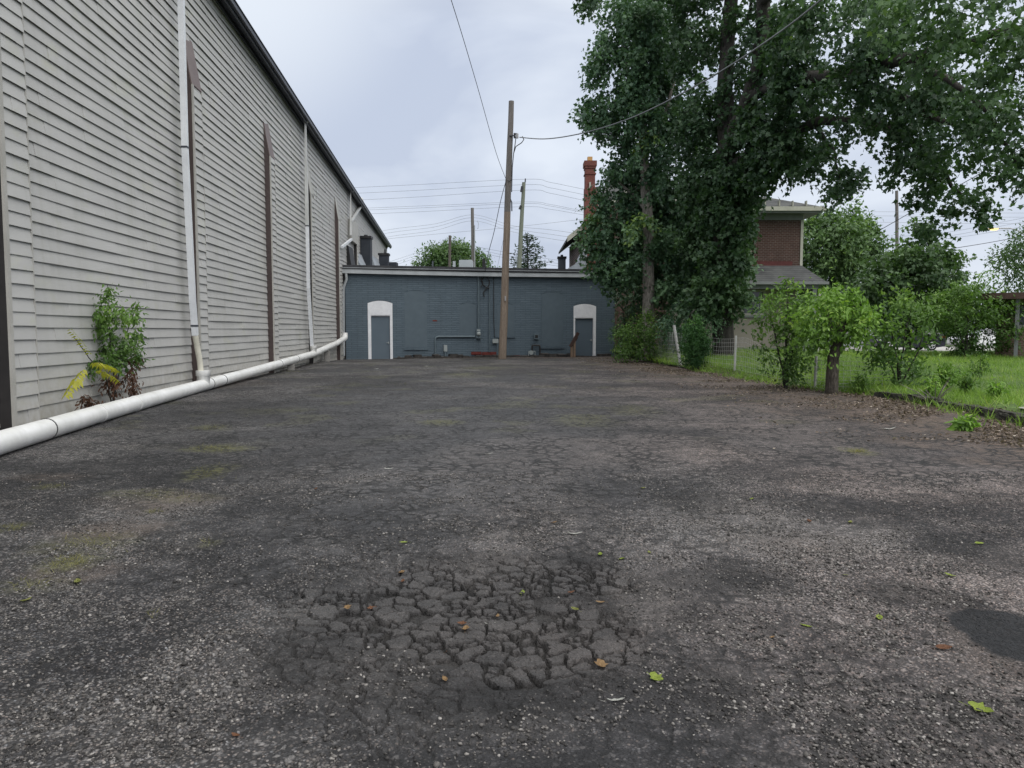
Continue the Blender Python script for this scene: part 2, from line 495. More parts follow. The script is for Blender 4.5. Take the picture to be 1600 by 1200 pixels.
def asphalt_mat():
    m = N('cracked asphalt', 0.7, 0.4)
    A = {k: m.attr(k) for k in ('top', 'cid', 'chunk', 'worn', 'tar', 'tarp', 'sheet', 'dirt', 'brown', 'moss')}
    wn_ = m.noise(30, 2, 0.5, out='Color')
    mixv = m.node('ShaderNodeVectorMath', operation='MULTIPLY_ADD')
    m.l.new(wn_, mixv.inputs[0]); mixv.inputs[1].default_value = (.008, .008, .008); m.l.new(m.co, mixv.inputs[2])
    cw = mixv.outputs[0]
    # two sizes of stone chips
    va = m.node('ShaderNodeTexVoronoi'); va.inputs['Scale'].default_value = 80; m.l.new(cw, va.inputs['Vector'])
    vb = m.node('ShaderNodeTexVoronoi'); vb.inputs['Scale'].default_value = 40; m.l.new(cw, vb.inputs['Vector'])
    ra = m.sep(va.outputs['Color']); rb = m.sep(vb.outputs['Color'])
    big = m.noise(1.1, 5, 0.65); mid = m.noise(6, 5, 0.65)
    expo = m.math('ADD', m.math('MULTIPLY', A['worn'], 0.85), m.math('MULTIPLY', m.math('SUBTRACT', mid, 0.5), 0.75))
    expo = m.math('ADD', expo, m.math('MULTIPLY', m.math('SUBTRACT', big, 0.5), 0.5))
    expo = m.math('SUBTRACT', expo, m.math('MULTIPLY', A['tar'], 0.34))
    expo = m.math('SUBTRACT', expo, m.math('MULTIPLY', A['sheet'], 0.25))
    sm = m.noise(19, 4, 0.7)
    expo = m.math('ADD', expo, m.math('MULTIPLY', m.math('SUBTRACT', sm, 0.5), 0.7))
    expo = m.math('ADD', expo, 0.40, clamp=True)
    # every chip has its own tone; how much bare stone shows depends on the wear
    fa = m.math('ADD', m.math('MULTIPLY', expo, 0.62), m.math('MULTIPLY', ra[1], 0.62))
    fb = m.math('ADD', m.math('MULTIPLY', expo, 0.55), m.math('MULTIPLY', rb[1], 0.62))
    ST = [(0.22, (.008, .008, .008)), (.42, (.028, .027, .027)), (.57, (.092, .088, .085)), (.72, (.195, .182, .171)), (.90, (.30, .278, .258)), (1, (.46, .43, .40))]
    stone_a = m.ramp(fa, ST); stone_b = m.ramp(fb, ST)
    hue = m.mix(m.rng(ra[2], 0, 1), (1.12, .98, .88), (.93, 1.0, 1.08))
    stone_a = m.mix(1.0, stone_a, hue, 'MULTIPLY')
    binder = m.mix(m.rng(m.noise(160, 3, 0.7), 0.3, 0.7), (.009, .009, .010), (.026, .025, .026))
    ga = m.rng(va.outputs['Distance'], 0.30, 0.62, 1, 0); gb = m.rng(vb.outputs['Distance'], 0.30, 0.60, 1, 0)
    sb = m.math('GREATER_THAN', rb[0], 0.50); sa = 1.0
    c = m.mix(ga, binder, stone_a)
    c = m.mix(m.math('MULTIPLY', sb, gb), c, stone_b)
    # sealed skin: fine grey, grainy
    skin = m.mix(m.rng(m.noise(120, 5, 0.85), 0.38, 0.64), (.024, .024, .026), (.155, .150, .152))
    c = m.mix(m.math('MULTIPLY', A['sheet'], m.rng(mid, 0.3, 0.62, 0.15, 0.85)), c, skin)
    # lumps: each its own tone; gaps coloured near black
    lump = m.mix(m.rng(m.noise(125, 5, 0.85), 0.38, 0.66), (.017, .017, .017), (.135, .129, .124))
    lump = m.mix(m.rng(A['cid'], 0.15, 0.9, 0, .8), m.mix(.5, lump, (.03, .03, .03)), m.mix(0.4, lump, (.13, .12, .11)))
    c = m.mix(m.math('MULTIPLY', A['chunk'], m.math('MULTIPLY', A['top'], 0.62)), c, lump)
    gapc = m.mix(m.rng(m.noise(90, 3, 0.7), 0.45, 0.8), (.004, .004, .004), (.020, .018, .017))
    c = m.mix(m.math('MULTIPLY', A['chunk'], m.math('SUBTRACT', 1.0, A['top'])), c, gapc)
    # tints
    c = m.mix(m.math('MULTIPLY', A['brown'], 0.55), c, m.mix(1.0, c, (1.22, 0.97, 0.90), 'MULTIPLY'))
    dcol = m.mix(m.rng(m.noise(55, 4, 0.7), 0.3, 0.7), (.075, .050, .036), (.30, .215, .155))
    c = m.mix(m.math('MULTIPLY', A['dirt'], m.rng(mid, 0.3, 0.62, 0.2, 0.95)), c, dcol)
    mcol = m.mix(m.rng(m.noise(70, 3, 0.7), 0.3, 0.7), (.075, .080, .026), (.235, .225, .085))
    c = m.mix(m.math('MULTIPLY', A['moss'], m.rng(m.noise(14, 4, 0.7), 0.36, 0.56, 0.0, 0.95)), c, mcol)
    c = m.mix(m.math('MULTIPLY', A['tarp'], 0.9), c, m.mix(m.rng(m.noise(140, 3, 0.7), .35, .65), (.010, .011, .012), (.026, .027, .030)))
    c = m.mix(m.math('MULTIPLY', A['tar'], m.math('SUBTRACT', .9, m.math('MULTIPLY', m.math('MULTIPLY', A['chunk'], A['top']), .8))), c, m.mix(1.0, c, (.30, .30, .31), 'MULTIPLY'))
    c = m.mix(m.math('MULTIPLY', A['worn'], m.rng(mid, .3, .65, .12, .58)), c, m.mix(A['brown'], (.180, .168, .155), (.335, .285, .248)))
    # hairline crazing over the sealed skin
    wcol = m.noise(5.0, 3, 0.6, out='Color')
    wv = m.node('ShaderNodeVectorMath', operation='MULTIPLY_ADD')
    m.l.new(wcol, wv.inputs[0]); wv.inputs[1].default_value = (.14, .14, .0); m.l.new(m.co, wv.inputs[2])
    flat = m.mapping((1, 1, 0), co=wv.outputs[0])
    c1 = m.voro(7.0, 'DISTANCE_TO_EDGE', flat); c2 = m.voro(1.1, 'DISTANCE_TO_EDGE', flat)
    brk = m.rng(m.noise(1.7, 4, 0.65), 0.36, 0.56)
    k1 = m.math('MULTIPLY', m.rng(c1, 0.040, 0.150, 1, 0), m.math('MULTIPLY', brk, m.math('SUBTRACT', 1.0, A['chunk'])))
    k2 = m.math('MULTIPLY', m.rng(c2, 0.006, 0.022, 1, 0), m.math('SUBTRACT', 1.0, A['chunk']))
    ck = m.math('MULTIPLY', m.math('MAXIMUM', k1, m.math('MULTIPLY', k2, 0.3)), m.math('ADD', m.math('MULTIPLY', A['sheet'], 0.8), m.rng(m.sep(m.co)[1], 4.0, 8.0, 0.35, 0.80), clamp=True))
    ck = m.math('MAXIMUM', ck, m.math('MULTIPLY', k1, m.math('MULTIPLY', A['tar'], .8)))
    c = m.mix(m.math('MULTIPLY', ck, 0.9), c, (.008, .008, .008))
    c = m.mix(1.0, c, (.90, .915, .955), 'MULTIPLY')
    m.col(c)
    m.rough(m.math('SUBTRACT', m.math('ADD', 0.66, m.math('MULTIPLY', m.noise(9, 4, .6), 0.25)), m.math('MULTIPLY', A['sheet'], 0.14)))
    # relief
    h = m.math('ADD', m.math('MULTIPLY', m.math('MULTIPLY', ga, m.math('ADD', ra[0], 0.35)), 0.8), m.math('MULTIPLY', m.math('MULTIPLY', gb, sb), 1.0))
    h = m.math('MULTIPLY', h, m.math('SUBTRACT', 1.0, m.math('MULTIPLY', A['sheet'], 0.5)))
    h = m.math('SUBTRACT', h, m.math('MULTIPLY', ck, 2.2))
    h = m.math('ADD', h, m.math('MULTIPLY', m.noise(70, 5, .75), 1.6))
    m.bump(h, 1.0, 0.010)
    return m.m

LOT = build_lot()

# ============================================================ base ground, lawn, street
mottled('earth', (.045, .05, .03), (.07, .08, .04), 0.2)
mottled('grass_soil', (.075, .130, .026), (.115, .185, .045), 1.2, grain=(8, .7), bump=.6, bscale=30, bdist=.03)
mottled('far_grass', (.045, .075, .025), (.07, .11, .035), 0.4)
mottled('pale_concrete', (.42, .41, .39), (.50, .49, .46), 1.5, grain=(6, .2))
mottled('white_gravel', (.34, .32, .29), (.55, .53, .49), 30, grain=(60, .7), bump=.8, bscale=70, bdist=.02)
mb = MB(); mb.add([(-1500, -200, -.6), (1500, -200, -.6), (1500, 2500, -.6), (-1500, 2500, -.6)], [(0, 1, 2, 3)])
tag(mb.build('ground', MATS['earth']), kind='structure')

def lawn_z(x, y):
    d = x - xedge(y)
    z = -0.06 + 0.20 * sstep(0.0, 0.55, d)
    z = z + 0.30 * sstep(22, 36, y) * sstep(20, 12, x) + (fbm(x * .5, y * .5, 3, 8) - .5) * .10 * sstep(.2, 1.0, d)
    return z
u = np.concatenate([np.linspace(0, 1, 12), np.linspace(1.2, 6, 24), np.linspace(6.8, 60, 55)])
yy = np.arange(-6, 48.6, 0.35)
U, YY = np.meshgrid(u, yy)
XX = xedge(YY) - 0.05 + U
ZZ = lawn_z(XX, YY)
idx = np.arange(U.size).reshape(U.shape)
q = np.stack([idx[:-1, :-1], idx[:-1, 1:], idx[1:, 1:], idx[1:, :-1]], -1).reshape(-1, 4)
tag(np_mesh('lawn', np.stack([XX.ravel(), YY.ravel(), ZZ.ravel()], 1), q.ravel(), np.arange(len(q)) * 4, MATS['grass_soil'], smooth=True), kind='structure')
mb = MB(); mb.add([(-150, 48.5, .10), (250, 48.5, .10), (250, 62, .10), (-150, 62, .10)], [(0, 1, 2, 3)])
tag(mb.build('street', MATS['pale_concrete']), kind='structure')
mb = MB(); mb.add([(-600, 62, .14), (700, 62, .14), (700, 900, .14), (-600, 900, .14)], [(0, 1, 2, 3)])
tag(mb.build('verge', MATS['far_grass']), kind='structure')
# pale gravel drive at the right edge
mb = MB(); pts = [(7.9, 9.2), (7.95, 11.4), (8.2, 12.4), (9.2, 12.9), (11, 12.8), (14, 12.3), (14, 9.2)]
mb.add([(a, b, float(lawn_z(np.array([a]), np.array([b]))[0]) * 0 + .175) for a, b in pts], [tuple(range(len(pts)))])
tag(mb.build('gravel_drive', MATS['white_gravel']), kind='structure')
# ============================================================ grey-sided building on the left
def siding_mat(name, base, dirt_k=1.0):
    m = N(name, 0.5, 0.35)
    s = m.sep(m.co)
    big = m.noise(0.45, 4, 0.6); fine = m.noise(7, 4, 0.6)
    streak = m.noise(1.0, 4, 0.65, m.mapping((3.0, 1, 0.18)))
    c = m.mix(m.rng(big, .3, .7), tuple(x * .93 for x in base), tuple(x * 1.05 for x in base))
    c = m.mix(m.math('MULTIPLY', m.rng(streak, .5, .75), .30 * dirt_k), c, (.27, .27, .22))
    patch = m.noise(0.8, 5, 0.7, m.mapping((1, 1, 1.6), (3, 0, 1)))
    c = m.mix(m.math('MULTIPLY', m.rng(patch, .56, .70), .35 * dirt_k), c, (.40, .41, .27))
    low = m.rng(s[2], 0.0, 1.0, 1, 0)
    c = m.mix(m.math('MULTIPLY', low, m.rng(fine, .35, .7, .1, .6)), c, (.24, .21, .15))
    m.col(c)
    m.rough(m.rng(fine, .3, .7, .42, .62))
    m.bump(m.noise(18, 3, .5, m.mapping((.25, 1, 1))), .12, .004)
    return m.m
siding_mat('vinyl_siding', (.440, .436, .422))
mottled('white_pvc', (.66, .66, .63), (.82, .82, .81), 1.6, .38, .5, grain=(4, .16))
mottled('cream_pvc', (.55, .53, .44), (.66, .64, .55), 4.0, .45, .5, grain=(5, .3))
mottled('grey_white_metal', (.50, .51, .50), (.60, .61, .60), 1.0, .45, .5, grain=(3, .2))
mottled('white_metal', (.66, .68, .71), (.74, .76, .78), 1.0, .4, .5, grain=(3, .12))
mottled('brown_metal', (.050, .036, .034), (.075, .055, .052), 1.2, .5, .4)
mottled('black_brown_metal', (.016, .015, .016), (.030, .027, .027), 1.2, .5, .4)
mottled('mauve_metal', (.13, .095, .09), (.17, .13, .12), 1.2, .5, .4)
mottled('dark_fascia', (.030, .034, .045), (.055, .060, .075), .8, .45, .45)
mottled('trim_grey', (.34, .33, .30), (.42, .41, .38), 2, .5, .4)
mottled('roof_sheet', (.20, .21, .22), (.26, .27, .28), .7, .5, .4)

hall = thing('warehouse', 'long tall building in pale grey clapboard siding with brown tapered buttresses', 'building', W_O, WA)
X0, X1 = -3.0, None
_xe, _ze = Wp(365, 1, 0.42)
EAVE0 = _ze + 0.029 * _xe
def eave(x): return EAVE0 - 0.029 * x
X1 = Wp(604, 400, 0.0)[0]
# clapboards: overlapping courses made of panels with lapped ends
def clapboards(mb, xa, xb, z0, ztop, e=.198, lip=.031, y0=0.0, seed=1, piece=3.7, seg=.62):
    r = random.Random(seed)
    z = z0; row = 0
    while z < ztop:
        x = xa - r.random() * piece
        while x < xb:
            a, b = max(x, xa), min(x + piece, xb)
            if b - a > 1e-3:
                n = max(1, int((b - a) / seg)); off = y0 - (.007 if (int((x + 50) / piece) + row) % 2 else 0) - r.random() * .003
                vs = []
                for k in range(n + 1):
                    xx = a + (b - a) * k / n
                    wv = .006 * math.sin(xx * 1.7 + row * 2.1) + .004 * math.sin(xx * 4.3 + row * 5.0)
                    wz = .004 * math.sin(xx * .9 + row * .7)
                    vs += [(xx, off - .002, z + wz), (xx, off - lip + wv * .5, z + wz), (xx, off - lip + wv * .5 + .001, z + .012 + wz), (xx, off - .004, z + e + .004 + wz)]
                fs = []
                for k in range(n):
                    o = k * 4
                    fs += [(o + 1, o + 5, o + 6, o + 2), (o + 2, o + 6, o + 7, o + 3)]
                fs.append((0, 1, 2, 3)); o = n * 4; fs.append((o + 3, o + 2, o + 1, o))
                mb.add(vs, fs)
            x += piece
        z += e; row += 1
mb = MB(); clapboards(mb, X0, X1, -.12, EAVE0 + .3, seed=4)
me = bpy.data.meshes.new('siding_wall'); me.from_pydata(mb.v, [], mb.f)
bm = bmesh.new(); bm.from_mesh(me)
bmesh.ops.bisect_plane(bm, geom=bm.verts[:] + bm.edges[:] + bm.faces[:], plane_co=(0, 0, EAVE0 - .02), plane_no=Vector((.029, 0, 1)).normalized(), clear_outer=True)
bm.to_mesh(me); bm.free()
link_mesh('siding_wall', me, MATS['vinyl_siding'], hall)
# solid core behind the siding, end wall, roof
mb = MB()
mb.prism([(X0, -.5), (X1, -.5), (X1, eave(X1) - .02), (X0, eave(X0) - .02)], .002, 14.0)
mb.build('wall_core', MATS['trim_grey'], hall)
mb = MB(); mb.box(X1 - .05, X1 + .06, -.05, .06, -.2, eave(X1) - .03); mb.build('corner_trim', MATS['trim_grey'], hall)
mb = MB(); mb.prism([(X0, eave(X0) + .12), (X1 + .3, eave(X1 + .3) + .12), (X1 + .3, eave(X1 + .3) + .02), (X0, eave(X0) + .02)], -.36, 14.2)
mb.build('roof', MATS['roof_sheet'], hall)
def sl_box(mb, y0, y1, dz0, dz1, xa=X0, xb=None):
    xb = X1 + .3 if xb is None else xb
    mb.prism([(xa, eave(xa) + dz0), (xb, eave(xb) + dz0), (xb, eave(xb) + dz1), (xa, eave(xa) + dz1)], y0, y1)
mb = MB(); sl_box(mb, -.33, -.012, -.05, -.02); sl_box(mb, -.335, -.30, -.20, .018); sl_box(mb, -.09, -.03, -.16, -.052)
mb.build('soffit', MATS['dark_fascia'], hall)
mb = MB()
for (a, b, c, d) in [(-.43, -.415, -.12, .03), (-.43, -.337, -.125, -.11), (-.46, -.43, .02, .035)]: sl_box(mb, a, b, c, d)
mb.build('gutter', MATS['dark_fascia'], hall)
# buttresses
BP, BW = .20, .66
for k, px in enumerate((20, 312, 428, 489.5, 531, 558)):
    py = (672, 585, 560, 552, 500, 420)[k]
    xk = Wp(px, py, BP)[0]
    ztop = 8.3; zsh = 7.15
    top = eave(xk + BW) - .5
    b = MB()
    side = 'brown_metal' if k in (1, 2, 4) else 'black_brown_metal'
    b.prism([(-.03, -.3), (-BP, -.3), (-BP, zsh), (-.03, ztop)], xk, xk + .03, 'x')
    fb = b.build('buttress', MATS[side], hall)
    c = MB(); c.add([(xk - .012, -BP - .012, zsh), (xk + BW + .02, -BP - .012, zsh), (xk + BW + .02, -.02, ztop + .02), (xk - .012, -.02, ztop + .02),
                     (xk - .012, -BP + .01, zsh - .02), (xk + BW + .02, -BP + .01, zsh - .02), (xk + BW + .02, -.005, ztop - .02), (xk - .012, -.005, ztop - .02)],
                    [(0, 1, 2, 3), (7, 6, 5, 4), (0, 4, 5, 1), (1, 5, 6, 2), (2, 6, 7, 3), (3, 7, 4, 0)])
    c.build('cap', MATS['mauve_metal' if k in (1, 2) else 'trim_grey'], fb)
    s_ = MB(); clapboards(s_, xk + .035, xk + BW, -.10 + .06 * k, zsh - .19, y0=-BP + .012, seed=20 + k)
    s_.box(xk + .03, xk + BW - .004, -BP + .03, -.01, -.3, zsh - .02)
    s_.build('buttress_siding', MATS['vinyl_siding'], fb)
    t = MB(); t.box(xk - .004, xk + .075, -BP - .030, -BP + .005, -.3, zsh - .015)
    t.box(xk + BW + .002, xk + BW + .035, -BP - .012, -.028, -.3, zsh - .02)
    t.build('corner_strip', MATS['trim_grey'], fb)
    t = MB(); t.box(xk + BW + .036, xk + BW + .062, -.052, -.003, -.3, zsh - .02); t.build('seam', MATS['black_brown_metal'], fb)
# downspouts
def spout(pts, r, mat, joints=(), name='downspout', n=4, tail=None):
    m_ = MB(); m_.tube(pts, r, 4 if n == 4 else n, square=(n == 4))
    o = m_.build(name, MATS[mat], hall)
    for j in joints:
        j = Vector(j); q_ = MB(); q_.box(j.x - r * .8, j.x + r * .8, j.y - r * .8, j.y + r * .8, j.z - .02, j.z + .02); q_.build('strap', MATS['dark_fascia'], o)
    if tail:
        q_ = MB(); q_.tube(tail, r * .78, 12); q_.build('drain_stub', MATS['cream_pvc'], o)
    return o
OFF = .30
ptop = Wl(281, -12, OFF); ptop2 = Vector((ptop.x, -.40, eave(ptop.x) - .1))
l1 = [Wl(a, b, OFF) for a, b in ((283, 2), (289, 230), (301, 470), (305, 524))]
xs_ = l1[0].x - .12
spout([Vector((xs_, -.40, eave(xs_) - .11)), Vector((xs_ + .02, -.33, eave(xs_) - .5))] + l1, .085, 'white_metal', joints=[l1[1], l1[2] + (l1[3] - l1[2]) * .72],
      tail=[l1[-1], Wl(312, 563, OFF + .03), Wl(315, 590, OFF + .06)])
l2 = [Wl(a, b, .26) for a, b in ((477, 186), (479, 300), (480, 352))]
spout([Vector((l2[0].x, -.38, eave(l2[0].x) - .12))] + l2, .085, 'grey_white_metal')
l2b = [Wl(a, b, .26) for a, b in ((480, 353), (482, 450), (488, 549))]
spout(l2b, .088, 'white_metal', joints=[l2b[0]])
l3 = [Wl(a, b, .2) for a, b in ((548, 292), (548, 368))]
spout([Vector((l3[0].x, -.38, eave(l3[0].x) - .12))] + l3, .085, 'grey_white_metal')
l4 = [Wl(a, b, .2) for a, b in ((565, 310), (564, 322), (549, 346))]
spout([Vector((l4[0].x, -.38, eave(l4[0].x) - .12))] + l4, .085, 'grey_white_metal')
spout([Wl(549, 374, .3), Wl(534, 386, .3)], .085, 'white_metal')
m_ = MB(); m_.box(*sorted((Wl(546, 350, .1).x, Wl(556, 350, .1).x)), -.22, -.02, Wl(550, 378, .1).z, Wl(550, 346, .1).z); m_.build('leader_box', MATS['trim_grey'], hall)

# ============================================================ the white drain pipe along its foot
def pipe_pts():
    pts = []
    for px, py in ((-190, 752), (0, 694), (70, 671.5), (160, 645), (245, 621), (318, 602)):
        p = G(px, py, .135); pts.append(Vector((p.x, p.y, gz1(p.x, p.y) + .14)))
    for px, py in ((380, 585), (440, 567.5), (490, 553), (525, 537), (538, 529)):
        x, z = Wp(px, py, .32); pts.append(W_O + W_D * x - W_N * .32 + Vector((0, 0, z)))
    return pts
PP = pipe_pts()
dp = thing('drain_pipe', 'thick white plastic drain pipe along the foot of the sided wall', 'pipe', (PP[1].x, PP[1].y, 0))
m_ = MB(); m_.tube(PP, .135, 20); m_.build('pipe', MATS['white_pvc'], dp, True)
def on_pipe(i, t): return PP[i] + (PP[i + 1] - PP[i]) * t
for i, t, w in ((2, .95, .02), (3, .55, .012), (6, .3, .015), (6, .7, .02), (8, .2, .02)):
    a = on_pipe(i, t); d = (PP[i + 1] - PP[i]).normalized()
    m_ = MB(); m_.tube([a - d * w * 4, a + d * w * 4], .1405, 20); m_.build('coupling', MATS['white_pvc'], dp, True)
mottled('wire_dark', (.05, .05, .05), (.09, .09, .09), 5, .5)
for i, t in ((2, .02), (5, .12), (5, .42), (7, .4), (6, .92)):
    a = on_pipe(i, t); d = (PP[i + 1] - PP[i]).normalized()
    m_ = MB(); m_.tube([a - d * .012 + Vector((0, 0, .001)), a + d * .012], .142, 20); m_.build('strap', MATS['wire_dark'], dp, True)
for a, h, r in ((PP[5], .34, .15), (PP[8] + Vector((0, 0, .02)), .32, .13)):
    m_ = MB(); m_.tube([a, a + Vector((0, 0, h * .62)), a + Vector((0, 0, h * .64)), a + Vector((0, 0, h))], [r * .95, r * .95, r * 1.08, r * 1.08], 18); m_.build('tee_fitting', MATS['white_pvc'], dp, True)
a = PP[-1]; m_ = MB(); m_.tube([a - W_D * .1, a + W_D * .12 + Vector((0, 0, .04)), a + W_D * .2 + Vector((0, 0, .12)), a + W_D * .22 + Vector((0, 0, .3))], [.15, .155, .155, .15], 16); m_.build('elbow_fitting', MATS['white_pvc'], dp, True)
mottled('concrete_block', (.22, .215, .20), (.30, .29, .27), 8, .9, .2, grain=(30, .5), bump=.5)
for i, t, lab in ((7, .25, 'small rough concrete block propping the white pipe left of its far tee'), (8, .55, 'small concrete block under the raised far end of the white pipe')):
    a = on_pipe(i, t); zt = a.z - .14; zb = gz1(a.x, a.y) - .02
    m_ = MB(); M_ = Matrix.Translation((a.x, a.y, 0)) @ Matrix.Rotation(WA + .2, 4, 'Z')
    m_.box(-.2, .2, -.13, .13, zb, zt, M_)
    tag(m_.build('concrete_block', MATS['concrete_block'], bevel=.012), lab, 'concrete block')

# ============================================================ grey painted brick building
def brick_mat(name, c1, c2, mortar, scale, mort=.02, row=.075, w=.22, bump=.6, noise_k=.3, rough=.8, axis='xz', streak=None):
    m = N(name, rough, .3)
    s = m.sep(m.co)
    cmb = m.node('ShaderNodeCombineXYZ')
    m.l.new(s[0 if axis[0] == 'x' else 1], cmb.inputs[0]); m.l.new(s[2], cmb.inputs[1])
    dn = m.noise(1.3, 2, .5); dv = m.node('ShaderNodeVectorMath', operation='MULTIPLY_ADD')
    m.l.new(m.noise(1.3, 2, .5, out='Color'), dv.inputs[0]); dv.inputs[1].default_value = (.03, .03, 0); m.l.new(cmb.outputs[0], dv.inputs[2])
    b = m.node('ShaderNodeTexBrick')
    m.l.new(dv.outputs[0], b.inputs['Vector'])
    b.inputs['Scale'].default_value = 1.0; b.inputs['Brick Width'].default_value = w; b.inputs['Row Height'].default_value = row
    b.inputs['Mortar Size'].default_value = mort; b.inputs['Mortar Smooth'].default_value = .15; b.inputs['Bias'].default_value = 0
    for i_, c_ in (('Color1', c1), ('Color2', c2), ('Mortar', mortar)): b.inputs[i_].default_value = (*c_, 1)
    n_ = m.noise(2.2, 5, .65); n2_ = m.noise(25, 3, .6)
    c = m.mix(m.rng(n_, .3, .7, 0, noise_k), b.outputs['Color'], tuple(x * .55 for x in c1))
    c = m.mix(m.rng(n2_, .4, .8, 0, .3), c, tuple(min(1, x * 1.35) for x in c2))
    if streak: c = m.mix(m.math('MULTIPLY', m.rng(m.noise(1, 4, .6, m.mapping((2.5, 2.5, .25))), .5, .72), streak[1]), c, streak[0])
    m.col(c)
    h = m.math('SUBTRACT', m.math('MULTIPLY', n2_, .35), b.outputs['Fac'])
    m.bump(h, bump, .02)
    return m.m
brick_mat('painted_brick', (.090, .123, .149), (.112, .149, .178), (.062, .088, .111), 1, .016, .105, .62, .7, .30, .6, streak=((.070, .092, .110), .35))
mottled('grey_paint_flat', (.087, .118, .142), (.096, .128, .152), 1.4, .55, .35, grain=(3, .15))
mottled('grey_door_paint', (.088, .118, .146), (.100, .131, .160), .8, .45, .4)
mottled('white_trim', (.70, .71, .74), (.80, .81, .83), 2, .5, .4, grain=(6, .15))
mottled('gutter_grey', (.33, .355, .37), (.44, .465, .48), .7, .45, .5, grain=(1.5, .25))
mottled('roofing_dark', (.030, .032, .036), (.07, .072, .08), .7, .7, .3, grain=(2, .5))
mottled('roofing_silver', (.26, .29, .32), (.36, .39, .42), .8, .55, .4, grain=(2, .4))
mottled('tar_black', (.010, .010, .011), (.030, .030, .032), 2, .55, .4)
mottled('conduit_paint', (.09, .122, .142), (.11, .145, .165), 2, .5, .45)
mottled('meter_grey', (.25, .28, .28), (.32, .35, .35), 3, .4, .5)
mottled('bare_red_brick', (.12, .026, .024), (.19, .055, .046), 5, .85, .2, grain=(20, .4), bump=.5)
shop = thing('brick_building', 'low flat-roofed brick building painted slate grey with two white-framed doors', 'building', FA, F_ANG)
RL = lambda px, py: Fp(px, py)
ZR = Fp(700, 430)[1]
d1a, d1b = Fp(575, 520)[0], Fp(613.5, 520)[0]
d2a, d2b = Fp(896, 520)[0], Fp(931, 520)[0]
zs1, zs2 = Fp(594, 473.8)[1], Fp(913, 478.6)[1]
ZB1, ZB2 = Fp(594, 566)[1], Fp(913, 560)[1]
m_ = MB(); T = .35
m_.box(0, d1a, 0, T, -.8, ZR); m_.box(d1a, d1b, 0, T, zs1, ZR); m_.box(d1b, d2a, 0, T, -.8, ZR); m_.box(d2a, d2b, 0, T, zs2, ZR); m_.box(d2b, F_LEN, 0, T, -.8, ZR)
m_.box(0, .3, T, 22, -.8, ZR); m_.box(F_LEN - .3, F_LEN, T, 22, -.8, ZR)
m_.build('wall', MATS['painted_brick'], shop)
m_ = MB(); m_.box(-.30, -.004, .12, .30, -.6, ZR); m_.build('gap_shade_strip', MATS['tar_black'], shop)  # black strip added to paint the shade in the gap between the buildings
m_ = MB(); m_.box(-.25, F_LEN + .1, -.22, 22, ZR + .24, ZR + .46); m_.build('roof', MATS['roofing_dark'], shop)
m_ = MB(); m_.box(-.25, F_LEN + .1, -.10, 0.02, ZR - .02, ZR + .238); m_.build('fascia', MATS['roofing_dark'], shop)
m_ = MB()
for a_ in range(14):                                       # sagging gutter run
    xa, xb = -.35 + (F_LEN + .5) * a_ / 14, -.35 + (F_LEN + .5) * (a_ + 1) / 14
    za, zb = ZR + .02 - .05 * math.sin(math.pi * a_ / 14), ZR + .02 - .05 * math.sin(math.pi * (a_ + 1) / 14)
    for (y0, y1, h0, h1) in ((-.27, -.255, 0, .19), (-.27, -.11, -.012, 0), (-.285, -.25, .19, .205)):
        vs = [(xa, y0, za + h0), (xb, y0, zb + h0), (xb, y1, zb + h0), (xa, y1, za + h0), (xa, y0, za + h1), (xb, y0, zb + h1), (xb, y1, zb + h1), (xa, y1, za + h1)]
        m_.add(vs, [(3, 2, 1, 0), (4, 5, 6, 7), (0, 1, 5, 4), (2, 3, 7, 6), (1, 2, 6, 5), (3, 0, 4, 7)])
m_.build('gutter', MATS['gutter_grey'], shop)
m_ = MB(); m_.box(-.25, F_LEN + .1, -.235, -.222, ZR + .295, ZR + .32); m_.build('drip_edge', MATS['gutter_grey'], shop)
def arch_poly(xa, xb, z0, zs, rise, n=12):
    pts = [(xa, z0), (xb, z0)]
    for k in range(n + 1):
        t = k / n; x = xb + (xa - xb) * t
        pts.append((x, zs + rise * (1 - (2 * t - 1) ** 2)))
    return pts
def door(xa, xb, zs, zb, rise, zh, fl, fr):
    # zh door head; fl/fr frame widths
    p = MB(); p.prism(arch_poly(xa - .0, xb + .0, zh, zs, rise), -.012, .05)
    dr = MB(); dr.box(xa + fl, xb - fr, .10, .15, zb - .3, zh - .02); dob = dr.build('door', MATS['grey_door_paint'], shop)
    f = MB(); f.box(xa + .001, xa + fl, -.014, .16, zb - .3, zh - .001); f.box(xb - fr, xb - .001, -.014, .16, zb - .3, zh - .001); f.box(xa + fl, xb - fr, .02, .16, zh - .045, zh - .001)
    f.build('frame', MATS['white_trim'], dob)
    tr = p.build('transom_panel', MATS['white_trim'], dob)
    k = MB(); k.box(xb - fr - .11, xb - fr - .06, .05, .10, zb + 1.02, zb + 1.14); k.tube([(xb - fr - .085, .03, zb + 1.08), (xb - fr - .2, .03, zb + 1.08)], .014, 6); k.build('handle', MATS['meter_grey'], dob)
    # soldier-course arch over the opening
    a = MB(); n = 14
    for i in range(n):
        t0, t1 = i / n + .006, (i + 1) / n - .006
        def at(t, h): return (xa - .02 + (xb - xa + .04) * t, zs + rise * (1 - (2 * t - 1) ** 2) + h)
        q = [at(t0, .02), at(t1, .02), at(t1, .20), at(t0, .20)]
        a.prism(q, -.016, .01)
    a.build('brick_arch', MATS['painted_brick'], shop)
    return dob
door(d1a, d1b, zs1, ZB1, Fp(594, 470)[1] - zs1, Fp(594, 492.5)[1], Fp(580, 520)[0] - d1a, d1b - Fp(609.5, 520)[0])
